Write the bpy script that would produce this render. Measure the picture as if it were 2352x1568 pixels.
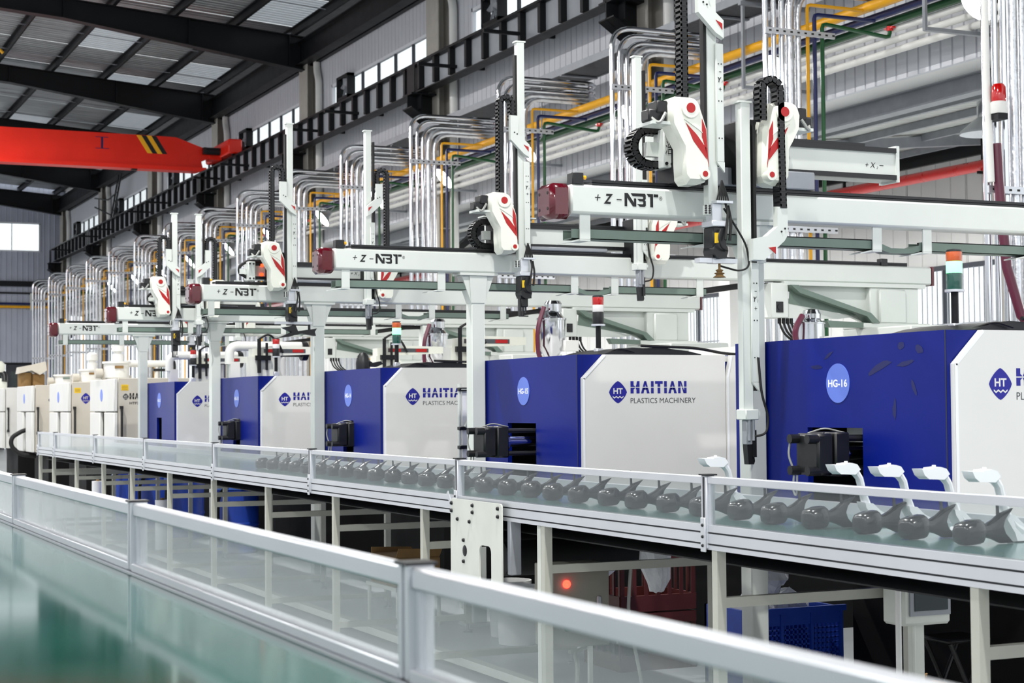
import bpy, math, random
from mathutils import Vector, Matrix
random.seed(7)
for o in list(bpy.data.objects): bpy.data.objects.remove(o)
SC = bpy.context.scene
COL = SC.collection

# ------------------------------------------------------------------ camera
cd = bpy.data.cameras.new('camera'); cam = bpy.data.objects.new('camera', cd); COL.objects.link(cam)
cd.sensor_width = 36.0; cd.lens = 59.99; cd.clip_start = 0.1; cd.clip_end = 400
Rr = ((0.909713, -0.415162, -0.00792), (-0.008249, -0.037138, 0.999276), (0.415155, 0.908989, 0.03721))
cam.matrix_world = Matrix(((Rr[0][0], Rr[1][0], -Rr[2][0], 0), (Rr[0][1], Rr[1][1], -Rr[2][1], 0),
                           (Rr[0][2], Rr[1][2], -Rr[2][2], 1.5), (0, 0, 0, 1)))
cd.dof.use_dof = True; cd.dof.focus_distance = 9.0; cd.dof.aperture_fstop = 7.0
SC.camera = cam

# ------------------------------------------------------------------ world, lamps, exposure
w = bpy.data.worlds.new('overcast'); SC.world = w; w.use_nodes = True
bg = w.node_tree.nodes['Background']; bg.inputs[0].default_value = (0.93, 0.97, 1.0, 1); bg.inputs[1].default_value = 1.7
def area(name, loc, size, watt, col=(1, 0.98, 0.95), rot=(0, 0, 0)):
    l = bpy.data.lights.new(name, 'AREA'); l.shape = 'DISK'; l.size = size; l.energy = watt; l.color = col
    o = bpy.data.objects.new(name, l); COL.objects.link(o); o.location = loc; o.rotation_euler = rot
    return o
for yy in (-1.5, 6.0, 13.5, 21.0, 28.5, 38.0, 48.0, 58.0):          # high-bay lamps of the crane hall
    for xx in (2.6, -5.0):
        area('high_bay_light', (xx, yy, 8.6), 0.3, 700 if xx > 0 else 300)
vs = SC.view_settings
vs.view_transform = 'Standard'; vs.look = 'None'; vs.gamma = 1.0; vs.use_curve_mapping = False; vs.exposure = -0.1

# ------------------------------------------------------------------ materials
def lin(c): return tuple(((v / 255) / 12.92 if v / 255 <= 0.04045 else ((v / 255 + 0.055) / 1.055) ** 2.4) for v in c)
MAT = {}
def mat(name, rgb, rough=0.5, metal=0.0, var=0.08, scale=6.0, coat=0.0, emit=None, es=0.0, bump=0.0, stretch=None, spec=0.5):
    m = bpy.data.materials.new(name); m.use_nodes = True; nt = m.node_tree; N = nt.nodes; L = nt.links
    b = N['Principled BSDF']; c = lin(rgb)
    b.inputs['Metallic'].default_value = metal; b.inputs['Roughness'].default_value = rough
    b.inputs['Coat Weight'].default_value = coat; b.inputs['Coat Roughness'].default_value = 0.08
    b.inputs['Specular IOR Level'].default_value = spec
    if var > 0:
        tc = N.new('ShaderNodeTexCoord'); nz = N.new('ShaderNodeTexNoise'); nz.inputs['Scale'].default_value = scale; nz.inputs['Detail'].default_value = 5
        src = tc.outputs['Object']
        if stretch:
            mp = N.new('ShaderNodeMapping'); mp.inputs['Scale'].default_value = stretch; L.new(src, mp.inputs[0]); src = mp.outputs[0]
        L.new(src, nz.inputs['Vector'])
        mx = N.new('ShaderNodeMix'); mx.data_type = 'RGBA'
        mx.inputs[6].default_value = (*[v * (1 - var) for v in c], 1); mx.inputs[7].default_value = (*[min(1, v * (1 + var * 0.6)) for v in c], 1)
        rp = N.new('ShaderNodeMapRange'); rp.inputs[1].default_value = 0.35; rp.inputs[2].default_value = 0.65
        L.new(nz.outputs[0], rp.inputs[0]); L.new(rp.outputs[0], mx.inputs[0]); L.new(mx.outputs[2], b.inputs['Base Color'])
        rr = N.new('ShaderNodeMapRange'); rr.inputs[3].default_value = rough * 0.85; rr.inputs[4].default_value = min(1, rough * 1.2)
        L.new(nz.outputs[0], rr.inputs[0]); L.new(rr.outputs[0], b.inputs['Roughness'])
        if bump:
            bp = N.new('ShaderNodeBump'); bp.inputs['Strength'].default_value = bump; bp.inputs['Distance'].default_value = 0.02
            L.new(nz.outputs[0], bp.inputs['Height']); L.new(bp.outputs[0], b.inputs['Normal'])
    else:
        b.inputs['Base Color'].default_value = (*c, 1)
    if emit:
        b.inputs['Emission Color'].default_value = (*lin(emit), 1); b.inputs['Emission Strength'].default_value = es
    MAT[name] = m
    return m
def pane_mat(name, tint, haze, haze_col, gloss_rough=0.05, fres=0.03):
    """A thin clear sheet: it lets light through, hazed by scratches, and mirrors by Fresnel."""
    m = bpy.data.materials.new(name); m.use_nodes = True; nt = m.node_tree; N = nt.nodes; L = nt.links
    N.remove(N['Principled BSDF']); out = N['Material Output']
    tr = N.new('ShaderNodeBsdfTransparent'); tr.inputs[0].default_value = (*lin(tint), 1)
    df = N.new('ShaderNodeBsdfDiffuse'); df.inputs[0].default_value = (*lin(haze_col), 1)
    tl = N.new('ShaderNodeBsdfTranslucent'); tl.inputs[0].default_value = (*lin(haze_col), 1)
    a0 = N.new('ShaderNodeMixShader'); a0.inputs[0].default_value = 0.4
    L.new(df.outputs[0], a0.inputs[1]); L.new(tl.outputs[0], a0.inputs[2])
    a = N.new('ShaderNodeMixShader')
    tc = N.new('ShaderNodeTexCoord'); nz = N.new('ShaderNodeTexNoise'); nz.inputs['Scale'].default_value = 2.2; nz.inputs['Detail'].default_value = 6
    L.new(tc.outputs['Object'], nz.inputs['Vector'])
    mr = N.new('ShaderNodeMapRange'); mr.inputs[1].default_value = 0.3; mr.inputs[2].default_value = 0.7
    mr.inputs[3].default_value = haze * 0.8; mr.inputs[4].default_value = haze * 1.2
    L.new(nz.outputs[0], mr.inputs[0])
    lw = N.new('ShaderNodeLayerWeight'); lw.inputs[0].default_value = 0.5      # facing: the same from both sides of the sheet
    cs = N.new('ShaderNodeMath'); cs.operation = 'SUBTRACT'; cs.inputs[0].default_value = 1.0; L.new(lw.outputs['Facing'], cs.inputs[1])
    cm = N.new('ShaderNodeMath'); cm.operation = 'MAXIMUM'; cm.inputs[1].default_value = 0.06; L.new(cs.outputs[0], cm.inputs[0])
    iv = N.new('ShaderNodeMath'); iv.operation = 'DIVIDE'; iv.inputs[0].default_value = 1.0; L.new(cm.outputs[0], iv.inputs[1])
    om = N.new('ShaderNodeMath'); om.operation = 'SUBTRACT'; om.inputs[0].default_value = 1.0; L.new(mr.outputs[0], om.inputs[1])
    pr = N.new('ShaderNodeMath'); pr.operation = 'POWER'; L.new(om.outputs[0], pr.inputs[0]); L.new(iv.outputs[0], pr.inputs[1])
    hz = N.new('ShaderNodeMath'); hz.operation = 'SUBTRACT'; hz.inputs[0].default_value = 1.0; L.new(pr.outputs[0], hz.inputs[1])
    L.new(hz.outputs[0], a.inputs[0])                                           # the longer path of a slanting ray meets more haze
    L.new(tr.outputs[0], a.inputs[1]); L.new(a0.outputs[0], a.inputs[2])
    gl = N.new('ShaderNodeBsdfGlossy'); gl.inputs['Roughness'].default_value = gloss_rough
    pw = N.new('ShaderNodeMath'); pw.operation = 'POWER'; pw.inputs[1].default_value = 5.0; L.new(lw.outputs['Facing'], pw.inputs[0])
    fr = N.new('ShaderNodeMapRange'); fr.inputs[3].default_value = fres; fr.inputs[4].default_value = 0.7; L.new(pw.outputs[0], fr.inputs[0])
    b = N.new('ShaderNodeMixShader'); L.new(fr.outputs[0], b.inputs[0]); L.new(a.outputs[0], b.inputs[1]); L.new(gl.outputs[0], b.inputs[2])
    L.new(b.outputs[0], out.inputs[0]); MAT[name] = m
    return m
mat('machine_white', (222, 222, 219), 0.38, var=0.03, scale=1.5)
mat('old_white', (212, 212, 208), 0.45, var=0.04, scale=3)
mat('old_beige', (196, 190, 178), 0.5, var=0.06, scale=3)
mat('blue_paint', (4, 26, 122), 0.36, var=0.12, scale=1.4, coat=0.0, spec=0.2)
mat('badge_blue', (96, 122, 214), 0.4, var=0)
mat('logo_blue', (10, 12, 140), 0.5, var=0)
mat('ink_black', (10, 10, 12), 0.6, var=0)
mat('ink_grey', (70, 74, 78), 0.6, var=0)
mat('ink_white', (240, 242, 246), 0.5, var=0)
mat('label_yellow', (235, 195, 30), 0.5, var=0)
mat('robot_white', (208, 213, 208), 0.33, var=0.03, scale=4)
mat('robot_shell', (226, 228, 216), 0.22, var=0.02, coat=0.4)
mat('robot_red', (168, 4, 7), 0.35, var=0)
mat('bumper', (84, 8, 24), 0.16, var=0.1, scale=12, coat=0.6, bump=0.08)
mat('tray_grey', (104, 122, 112), 0.45, var=0.08)
mat('black_plastic', (16, 17, 20), 0.42, var=0.2, scale=20)
mat('black_rubber', (12, 12, 13), 0.7, var=0)
mat('steel_dark', (13, 15, 19), 0.5, var=0.25, scale=3, spec=0.3)
mat('base_black', (9, 9, 11), 0.7, var=0.2, scale=3, spec=0.2)
mat('frame_paint_shaded', (176, 177, 166), 0.45, var=0.05)  # darker copy of the frame paint, under-conveyor shade put into its colour
mat('girder_web', (150, 154, 160), 0.6, var=0.06)
mat('steel_grey', (140, 144, 150), 0.45, metal=0.0, var=0.1)
mat('aluminium', (206, 209, 214), 0.34, metal=0.55, var=0.03, scale=3)
mat('groove', (40, 42, 46), 0.7, var=0)
mat('frame_paint', (205, 208, 200), 0.42, var=0.04)
mat('chrome', (214, 216, 220), 0.12, metal=1.0, var=0.04, scale=2)
mat('foil_wrap', (214, 216, 220), 0.3, metal=0.9, var=0.1, scale=14, bump=0.5)
mat('pipe_yellow', (228, 164, 8), 0.35, var=0.05)
mat('pipe_blue', (10, 24, 78), 0.35, var=0.05)
mat('pipe_green', (3, 76, 32), 0.35, var=0.05)
mat('pipe_red', (212, 8, 4), 0.28, var=0.04, coat=0.4)
mat('pvc_white', (222, 222, 218), 0.4, var=0.03)
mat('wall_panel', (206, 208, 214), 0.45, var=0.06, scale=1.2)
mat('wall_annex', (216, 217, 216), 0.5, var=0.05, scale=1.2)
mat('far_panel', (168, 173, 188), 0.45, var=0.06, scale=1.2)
mat('column_grey', (172, 168, 160), 0.55, var=0.08)
mat('roof_foil', (168, 171, 174), 0.3, metal=0.6, var=0.2, scale=1.2, bump=0.25, stretch=(1, 6, 1))
mat('annex_ceiling', (186, 188, 184), 0.55, var=0.08, scale=1.0)
mat('crane_orange', (226, 34, 8), 0.36, var=0.06, scale=2)
mat('crane_yellow', (242, 176, 24), 0.4, var=0)
mat('window_frame', (44, 50, 60), 0.5, var=0)
mat('window_white', (226, 229, 234), 0.5, var=0)
mat('belt_green', (0, 74, 64), 0.08, var=0.1, scale=3, spec=0.5)
mat('belt_dark', (66, 104, 102), 0.14, var=0.1, scale=3, spec=0.9)
mat('floor_grey', (172, 176, 178), 0.3, var=0.14, scale=0.8)
mat('moulded_grey', (24, 26, 31), 0.22, var=0.05, coat=0.15)
mat('moulded_white', (238, 239, 242), 0.25, var=0)
mat('carton', (134, 104, 62), 0.8, var=0.15, scale=5)
mat('crate_blue', (24, 64, 168), 0.45, var=0.08)
mat('crate_red', (72, 20, 18), 0.5, var=0.12)
mat('bag_film', (226, 229, 233), 0.2, var=0.08, scale=18, bump=0.6)
mat('cabinet_olive', (116, 116, 106), 0.5, var=0.06)
mat('pail_white', (222, 224, 222), 0.45, var=0.05, scale=8)
mat('screen', (14, 36, 38), 0.12, var=0.1)
mat('glow_red', (255, 60, 40), 0.3, var=0, emit=(255, 36, 24), es=14)
mat('glow_green', (120, 255, 170), 0.3, var=0, emit=(110, 255, 140), es=3.5)
mat('lamp_glow', (255, 255, 255), 0.4, var=0, emit=(250, 252, 255), es=20)
mat('lens_red', (180, 6, 6), 0.12, var=0, coat=0.6)
mat('lens_orange', (196, 84, 22), 0.12, var=0, coat=0.6)
mat('lens_clear', (226, 224, 222), 0.12, var=0, coat=0.6)
mat('lens_green', (10, 74, 62), 0.12, var=0, coat=0.6)
mat('lens_pip', (255, 110, 60), 0.3, var=0, emit=(255, 70, 30), es=3)
mat('hose_maroon', (86, 20, 48), 0.35, var=0)
mat('cable_grey', (150, 152, 148), 0.5, var=0)
mat('door_dark', (20, 26, 40), 0.2, var=0.15)
pane_mat('glass', (252, 254, 254), 0.006, (230, 235, 240))
pane_mat('guard_sheet', (244, 246, 246), 0.04, (204, 209, 211), 0.10, 0.03)
pane_mat('guard_sheet_hazy', (242, 244, 244), 0.08, (214, 217, 218), 0.12, 0.03)
pane_mat('skylight', (160, 166, 170), 0.6, (170, 174, 178), 0.3, 0.03)

# ------------------------------------------------------------------ mesh helpers
class MB:
    def __init__(s): s.v = []; s.f = []
    def add(s, vs, fs):
        b = len(s.v); s.v += [tuple(p) for p in vs]; s.f += [tuple(b + i for i in f) for f in fs]; return s
    def box(s, x0, x1, y0, y1, z0, z1, b=0.0):
        if x0 > x1: x0, x1 = x1, x0
        if y0 > y1: y0, y1 = y1, y0
        if z0 > z1: z0, z1 = z1, z0
        if b <= 0:
            return s.add([(x0, y0, z0), (x1, y0, z0), (x1, y1, z0), (x0, y1, z0), (x0, y0, z1), (x1, y0, z1), (x1, y1, z1), (x0, y1, z1)],
                         [(0, 3, 2, 1), (4, 5, 6, 7), (0, 1, 5, 4), (1, 2, 6, 5), (2, 3, 7, 6), (3, 0, 4, 7)])
        b = min(b, (x1 - x0) * .49, (y1 - y0) * .49, (z1 - z0) * .49)
        X = (x0, x1); Y = (y0, y1); Z = (z0, z1); vs = []; idx = {}
        for i in (0, 1):
            for j in (0, 1):
                for k in (0, 1):
                    sx, sy, sz = (1 if i == 0 else -1), (1 if j == 0 else -1), (1 if k == 0 else -1)
                    for a, p in (('x', (X[i], Y[j] + sy * b, Z[k] + sz * b)), ('y', (X[i] + sx * b, Y[j], Z[k] + sz * b)), ('z', (X[i] + sx * b, Y[j] + sy * b, Z[k]))):
                        idx[i, j, k, a] = len(vs); vs.append(p)
        F = []
        I = lambda *q: idx[q]
        F += [(I(0,0,0,'x'), I(0,0,1,'x'), I(0,1,1,'x'), I(0,1,0,'x')), (I(1,0,0,'x'), I(1,1,0,'x'), I(1,1,1,'x'), I(1,0,1,'x'))]
        F += [(I(0,0,0,'y'), I(1,0,0,'y'), I(1,0,1,'y'), I(0,0,1,'y')), (I(0,1,0,'y'), I(0,1,1,'y'), I(1,1,1,'y'), I(1,1,0,'y'))]
        F += [(I(0,0,0,'z'), I(0,1,0,'z'), I(1,1,0,'z'), I(1,0,0,'z')), (I(0,0,1,'z'), I(1,0,1,'z'), I(1,1,1,'z'), I(0,1,1,'z'))]
        for i in (0, 1):
            for j in (0, 1):
                q = (I(i,j,0,'x'), I(i,j,1,'x'), I(i,j,1,'y'), I(i,j,0,'y')); F.append(q if (i + j) % 2 == 1 else q[::-1])
                q = (I(i,0,j,'x'), I(i,1,j,'x'), I(i,1,j,'z'), I(i,0,j,'z')); F.append(q[::-1] if (i + j) % 2 == 1 else q)
                q = (I(0,i,j,'y'), I(1,i,j,'y'), I(1,i,j,'z'), I(0,i,j,'z')); F.append(q if (i + j) % 2 == 1 else q[::-1])
                for k in (0, 1):
                    q = (I(i,j,k,'x'), I(i,j,k,'y'), I(i,j,k,'z')); F.append(q if (i + j + k) % 2 == 1 else q[::-1])
        return s.add(vs, F)
    def frame(s, d):
        d = Vector(d).normalized(); a = Vector((0, 0, 1)) if abs(d.z) < 0.9 else Vector((1, 0, 0))
        u = d.cross(a).normalized(); return u, d.cross(u).normalized()
    def cyl(s, p0, p1, r, n=12, r2=None, caps=True):
        p0, p1 = Vector(p0), Vector(p1); r2 = r if r2 is None else r2
        u, v = s.frame(p1 - p0); vs = []
        for p, rr in ((p0, r), (p1, r2)):
            for i in range(n):
                a = 2 * math.pi * i / n; vs.append(p + u * math.cos(a) * rr + v * math.sin(a) * rr)
        fs = [(i, (i + 1) % n, n + (i + 1) % n, n + i) for i in range(n)]
        if caps: fs += [tuple(range(n - 1, -1, -1)), tuple(range(n, 2 * n))]
        return s.add(vs, fs)
    def tube(s, pts, r, n=8, fil=0.0, steps=5):
        P = [Vector(p) for p in pts]
        if fil > 0 and len(P) > 2:
            Q = [P[0]]
            for a, b, c in zip(P, P[1:], P[2:]):
                d1 = (a - b); d2 = (c - b); t = min(fil, d1.length * .49, d2.length * .49)
                q1 = b + d1.normalized() * t; q2 = b + d2.normalized() * t
                for k in range(steps + 1):
                    w_ = k / steps; Q.append((q1 * (1 - w_) + b * w_) * (1 - w_) + (b * (1 - w_) + q2 * w_) * w_)
            Q.append(P[-1]); P = Q
        T = []
        for i in range(len(P)):
            d = (P[min(i + 1, len(P) - 1)] - P[max(i - 1, 0)])
            T.append(d.normalized() if d.length > 1e-9 else Vector((0, 0, 1)))
        u, v = s.frame(T[0]); vs = []; fs = []
        for i, (p, t) in enumerate(zip(P, T)):
            u = (u - t * u.dot(t))
            u = u.normalized() if u.length > 1e-6 else s.frame(t)[0]
            v = t.cross(u); rr = r[i] if isinstance(r, (list, tuple)) else r
            for k in range(n):
                a = 2 * math.pi * k / n; vs.append(p + u * math.cos(a) * rr + v * math.sin(a) * rr)
        for i in range(len(P) - 1):
            for k in range(n):
                fs.append((i * n + k, i * n + (k + 1) % n, (i + 1) * n + (k + 1) % n, (i + 1) * n + k))
        fs += [tuple(range(n - 1, -1, -1)), tuple(range((len(P) - 1) * n, len(P) * n))]
        return s.add(vs, fs)
    def prism(s, poly, axis, a0, a1, inset=0.0):
        """Polygon extruded along an axis: 'x' takes (y,z), 'y' takes (x,z), 'z' takes (x,y). inset shrinks the a0 end (a bevel look)."""
        def P(q, a): return {'x': (a, q[0], q[1]), 'y': (q[0], a, q[1]), 'z': (q[0], q[1], a)}[axis]
        n = len(poly); cx = sum(q[0] for q in poly) / n; cy = sum(q[1] for q in poly) / n
        pa = poly
        if inset:
            pa = [(cx + (q[0] - cx) * (1 - inset), cy + (q[1] - cy) * (1 - inset)) for q in poly]
        vs = [P(q, a0) for q in pa] + [P(q, a1) for q in poly]
        fs = [(i, (i + 1) % n, n + (i + 1) % n, n + i) for i in range(n)] + [tuple(range(n - 1, -1, -1)), tuple(range(n, 2 * n))]
        return s.add(vs, fs)
    def lathe(s, prof, c, n=16, axis='z'):
        vs = []; fs = []; m_ = len(prof)
        for r, h in prof:
            for k in range(n):
                a = 2 * math.pi * k / n; x, y = r * math.cos(a), r * math.sin(a)
                vs.append({'z': (c[0] + x, c[1] + y, c[2] + h), 'x': (c[0] + h, c[1] + x, c[2] + y), 'y': (c[0] + x, c[1] + h, c[2] + y)}[axis])
        for i in range(m_ - 1):
            for k in range(n): fs.append((i * n + k, i * n + (k + 1) % n, (i + 1) * n + (k + 1) % n, (i + 1) * n + k))
        fs += [tuple(range(n - 1, -1, -1)), tuple(range((m_ - 1) * n, m_ * n))]
        return s.add(vs, fs)
    def disc(s, c, axis, r, n=20, a1=None):
        q = [(c[0] + r * math.cos(2 * math.pi * k / n), c[1] + r * math.sin(2 * math.pi * k / n)) for k in range(n)]
        return s.prism(q, axis, c[2], c[2] + (a1 if a1 is not None else 0.004))
    def xf(s, M):
        s.v = [tuple(M @ Vector(p)) for p in s.v]; return s
    def mesh(s, name, m, off=(0, 0, 0), smooth=True):
        me = bpy.data.meshes.new(name)
        me.from_pydata([(x - off[0], y - off[1], z - off[2]) for x, y, z in s.v], [], s.f)
        import bmesh
        bm = bmesh.new(); bm.from_mesh(me); bmesh.ops.recalc_face_normals(bm, faces=bm.faces); bm.to_mesh(me); bm.free()
        if smooth:
            me.polygons.foreach_set('use_smooth', [True] * len(me.polygons)); me.set_sharp_from_angle(angle=math.radians(38))
        me.materials.append(MAT[m] if isinstance(m, str) else m)
        return me
def root_of(o):
    while o.parent: o = o.parent
    return o
def obj(name, mb, m, parent=None, smooth=True, kind=None, label=None):
    off = tuple(root_of(parent)['base']) if parent else (0, 0, 0)
    o = bpy.data.objects.new(name, mb.mesh(name, m, off, smooth)); COL.objects.link(o)
    if parent: o.parent = parent
    else: o['base'] = (0.0, 0.0, 0.0)
    if kind: o['kind'] = kind
    if label: o['label'] = label
    return o
def like(src, parent, dx=0, dy=0, dz=0):
    """Another part of the same kind: shares the mesh."""
    o = src.copy(); COL.objects.link(o); o.parent = parent; o.location = (src.location.x + dx, src.location.y + dy, src.location.z + dz); return o
def thing(name, label, cat, base=(0, 0, 0), group=None):
    o = bpy.data.objects.new(name, None); COL.objects.link(o); o.location = base; o['base'] = tuple(float(x) for x in base)
    o.empty_display_size = 0.1; o['label'] = label; o['category'] = cat; o['kind'] = 'thing'
    if group: o['group'] = group
    return o
def struct(name, base=(0, 0, 0)):
    o = bpy.data.objects.new(name, None); COL.objects.link(o); o.location = base; o['base'] = tuple(float(x) for x in base); o['kind'] = 'structure'; return o
def tag(o, label, cat, group=None):
    o['label'] = label; o['category'] = cat; o['kind'] = 'thing'
    if group: o['group'] = group
    return o
def dup(rt, loc, label=None, rotz=None):
    c = rt.copy(); COL.objects.link(c); c.location = loc; c['base'] = tuple(float(x) for x in loc)
    if rotz is not None: c.rotation_euler = (0, 0, rotz)
    if label: c['label'] = label
    for ch in list(rt.children):
        d = ch.copy(); COL.objects.link(d); d.parent = c
        for g in ch.children:
            e = g.copy(); COL.objects.link(e); e.parent = d
    return c
def lettering(body, face, a, x0, x1, z0, z1, m, parent, shear=0.0, name='lettering', bold=0.0):
    """Flat print. face '-y': (x,z) at y=a seen from -y; '-x': spans y from x0 (viewer's left) to x1 at x=a seen from -x."""
    c = bpy.data.curves.new('txt', 'FONT'); c.body = body; c.shear = shear; c.offset = bold; c.resolution_u = 3
    t = bpy.data.objects.new('txt', c); COL.objects.link(t)
    dg = bpy.context.evaluated_depsgraph_get(); me = bpy.data.meshes.new_from_object(t.evaluated_get(dg))
    vs = [v.co.copy() for v in me.vertices]; fs = [tuple(p.vertices) for p in me.polygons]
    bpy.data.objects.remove(t); bpy.data.curves.remove(c); bpy.data.meshes.remove(me)
    if not vs: return None
    ax = min(v.x for v in vs); bx = max(v.x for v in vs); az = min(v.y for v in vs); bz = max(v.y for v in vs)
    mb = MB(); q = []
    for v in vs:
        u = (v.x - ax) / max(1e-6, bx - ax); h = (v.y - az) / max(1e-6, bz - az)
        if face == '-y': q.append((x0 + (x1 - x0) * u, a, z0 + (z1 - z0) * h))
        else: q.append((a, x0 + (x1 - x0) * u, z0 + (z1 - z0) * h))
    mb.add(q, fs)
    return obj(name, mb, m, parent, smooth=False)
# ================================================================== SETTING
XW = 11.5; COLS = [27.9 + 7.52 * j for j in range(-2, 6)]           # right wall plane, column rows
FARY = 66.0
fl = obj('floor', MB().box(-14, 18.4, -6, 66.5, -0.2, 0.0), 'floor_grey', kind='structure')

wl = obj('wall_left_unseen', MB().box(-9.2, -9, -9, 66, 0, 6.8).box(-9.2, -9, -6, 66, 8.6, 11.6), 'wall_panel', kind='structure')  # unseen wall, its height set to cut sky light from the left
wb = obj('wall_back_unseen', MB().box(-9, 18, -9.2, -9, 0, 3.2), 'wall_panel', kind='structure')  # unseen low wall, added to stop light flowing in behind the camera
# ---- right wall of the crane hall: ribbed cladding panels, a ribbon of windows, columns
wr = struct('wall_right', (XW, 36, 5))
def ribbed(y0, y1, z0, z1, x=XW, d=0.022, pitch=0.19, t=0.06):
    """One cladding panel in a plane x = const: flat pans with narrow recessed joints and a proud rib."""
    q = []; y = y0 + 0.004
    while y < y1 - 0.02:
        e = min(y + pitch, y1 - 0.004)
        q += [(x, y), (x, e - 0.03), (x + d, e - 0.022), (x + d, e - 0.008)]
        y = e
    q += [(x, y1 - 0.004), (x + t, y1 - 0.004), (x + t, y0 + 0.004)]
    return MB().prism(q, 'z', z0, z1)
PW = 0.94                                                           # 8 panels to a bay
lower = obj('cladding_panel', ribbed(0, PW, 5.0, 7.82, 0).xf(Matrix.Translation((XW, 0, 0))), 'wall_panel', wr)
upper = obj('cladding_panel', ribbed(0, PW, 8.27, 9.35, 0).xf(Matrix.Translation((XW, 0, 0))), 'wall_panel', wr)
fill = obj('cladding_panel', ribbed(0, PW, 7.82, 8.27, 0).xf(Matrix.Translation((XW, 0, 0))), 'wall_panel', wr)
fill_used = False
y = COLS[0] - 0.25
first = True
N_ = int((FARY - y) / PW)
for i in range(N_ + 1):
    yy = y + i * PW
    if yy + PW > FARY + 0.3: break
    if first:
        lower.location.y += yy; upper.location.y += yy; first = False; oy = yy
        fill.location.y += yy
    else:
        like(lower, wr, 0, yy - oy); like(upper, wr, 0, yy - oy)
        if i % 8 in (0, 7): like(fill, wr, 0, yy - oy)
# window ribbon: one window per bay
wn = 0
for j in range(len(COLS)):
    a = COLS[j] - 0.25 + PW; b = a + 6 * PW
    if b > FARY: b = FARY - 0.3
    wn += 1
    W = struct('window_%d' % wn, (XW, a, 7.82))
    fr = MB().box(XW - .02, XW + .05, a, b, 7.80, 7.85).box(XW - .02, XW + .05, a, b, 8.24, 8.30).box(XW - .02, XW + .05, a, a + .05, 7.8, 8.3).box(XW - .02, XW + .05, b - .05, b, 7.8, 8.3)
    obj('window_frame', fr, 'window_white', W)
    n = 6; s = (b - a) / n
    for k in range(n):
        obj('pane', MB().box(XW + .02, XW + .026, a + k * s + .02, a + (k + 1) * s - .02, 7.85, 8.24), 'glass', W)
        if k: obj('mullion', MB().box(XW - .01, XW + .04, a + k * s - .03, a + k * s + .03, 7.85, 8.24), 'window_frame', W)
    # exhaust fan set in the ribbon
    if j >= 1 and a + 4.55 < FARY - .5:
        fy = a + 4.55
        f_ = thing('exhaust_fan', ['', 'square exhaust fan in the high window strip, partly behind the nearest robot mast', 'dark square exhaust fan in the high window strip above the girder, second from the right',
              'square exhaust fan in the high window strip just beside the red end of the crane', 'square exhaust fan in the high window strip under the crane bridge', 'small square exhaust fan in the high window strip next to the wall ladder', 'small exhaust fan in the last high window before the far wall', ''][min(j, 6)], 'fan', (XW, fy, 7.8))
        c = MB().box(XW - .16, XW + .0, fy - .36, fy - .30, 7.8, 8.3).box(XW - .16, XW, fy + .30, fy + .36, 7.8, 8.3).box(XW - .16, XW, fy - .36, fy + .36, 8.24, 8.3).box(XW - .16, XW, fy - .36, fy + .36, 7.8, 7.86)
        obj('housing', c, 'steel_dark', f_)
        for k in range(5):
            a0 = 2 * math.pi * k / 5
            bl = MB().box(-.02, .02, -.06, .06, .03, .2).xf(Matrix.Translation((XW - .08, fy, 8.05)) @ Matrix.Rotation(a0, 4, 'X') @ Matrix.Rotation(.5, 4, 'Z'))
            obj('fan_blade', bl, 'steel_grey', f_)
        obj('hub', MB().cyl((XW - .12, fy, 8.05), (XW - .04, fy, 8.05), .05, 10), 'steel_grey', f_)
# columns with haunch, downpipes
for j, cy in enumerate(COLS):
    c = MB().box(XW - .27, XW - .25, cy - .28, cy + .28, 0, 9.0).box(XW - .05, XW - .02, cy - .28, cy + .28, 0, 9.0).box(XW - .25, XW - .04, cy - .012, cy + .012, 0, 9.0)
    for z in (1.0, 3.3, 3.9, 4.6, 6.1): c.box(XW - .25, XW - .05, cy - .27, cy + .27, z, z + .015)
    obj('column', c, 'column_grey', wr)
    dx, dy = XW - .09, cy - .55
    obj('downpipe', MB().tube([(dx, dy + .15, 9.0), (dx, dy + .15, 8.75), (dx, dy, 8.5), (dx, dy, 4.2)], .075, 10, .12), 'pvc_white', wr)
obj('eave_beam', MB().box(XW - .34, XW - .32, 10, FARY, 8.92, 9.38).box(XW - .44, XW - .2, 10, FARY, 8.90, 8.92).box(XW - .44, XW - .2, 10, FARY, 9.38, 9.4), 'steel_dark', wr)
obj('eave_angle', MB().box(XW - .12, XW - .02, 10, FARY, 8.92, 9.0), 'steel_dark', wr)

# ---- roof: rafters, purlins, sheets
ce = struct('ceiling', (4, 36, 9.6))
def rtop(x): return 9.50 + 0.075 * (11.3 - x)
def rbot(x): return 8.80 + 0.137 * (11.3 - x) if x > 6.1 else 9.51 + 0.075 * (6.1 - x)
RY = [c_ for c_ in COLS if c_ > 20] + [FARY - .45]
RY = [20.38, 27.9, 35.42, 42.94, 50.46, 57.98, 65.5]
rf = None
for ry in RY:
    if rf is None:
        xs = [11.3, 8.7, 6.1, 0, -6]
        m_ = MB().prism([(x, rbot(x)) for x in xs] + [(x, rtop(x)) for x in xs[::-1]], 'y', ry - .01, ry + .01)
        for a, b in zip(xs, xs[1:]):
            for fn, t in ((rbot, -.02), (rtop, .02)):
                m_.prism([(a, fn(a)), (b, fn(b)), (b, fn(b) + t), (a, fn(a) + t)], 'y', ry - .13, ry + .13)
        for x in (11.28, 10.9, 8.7, 6.1, 3.5):
            m_.box(x - .012, x + .012, ry - .12, ry + .12, rbot(x), rtop(x))
        rf = obj('rafter', m_, 'steel_dark', ce); r0 = ry
    else: like(rf, ce, 0, ry - r0)
PX = [11.05, 9.75, 8.45, 7.15, 5.85, 4.55, 3.25, 1.95, 0.65, -0.65]
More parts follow.
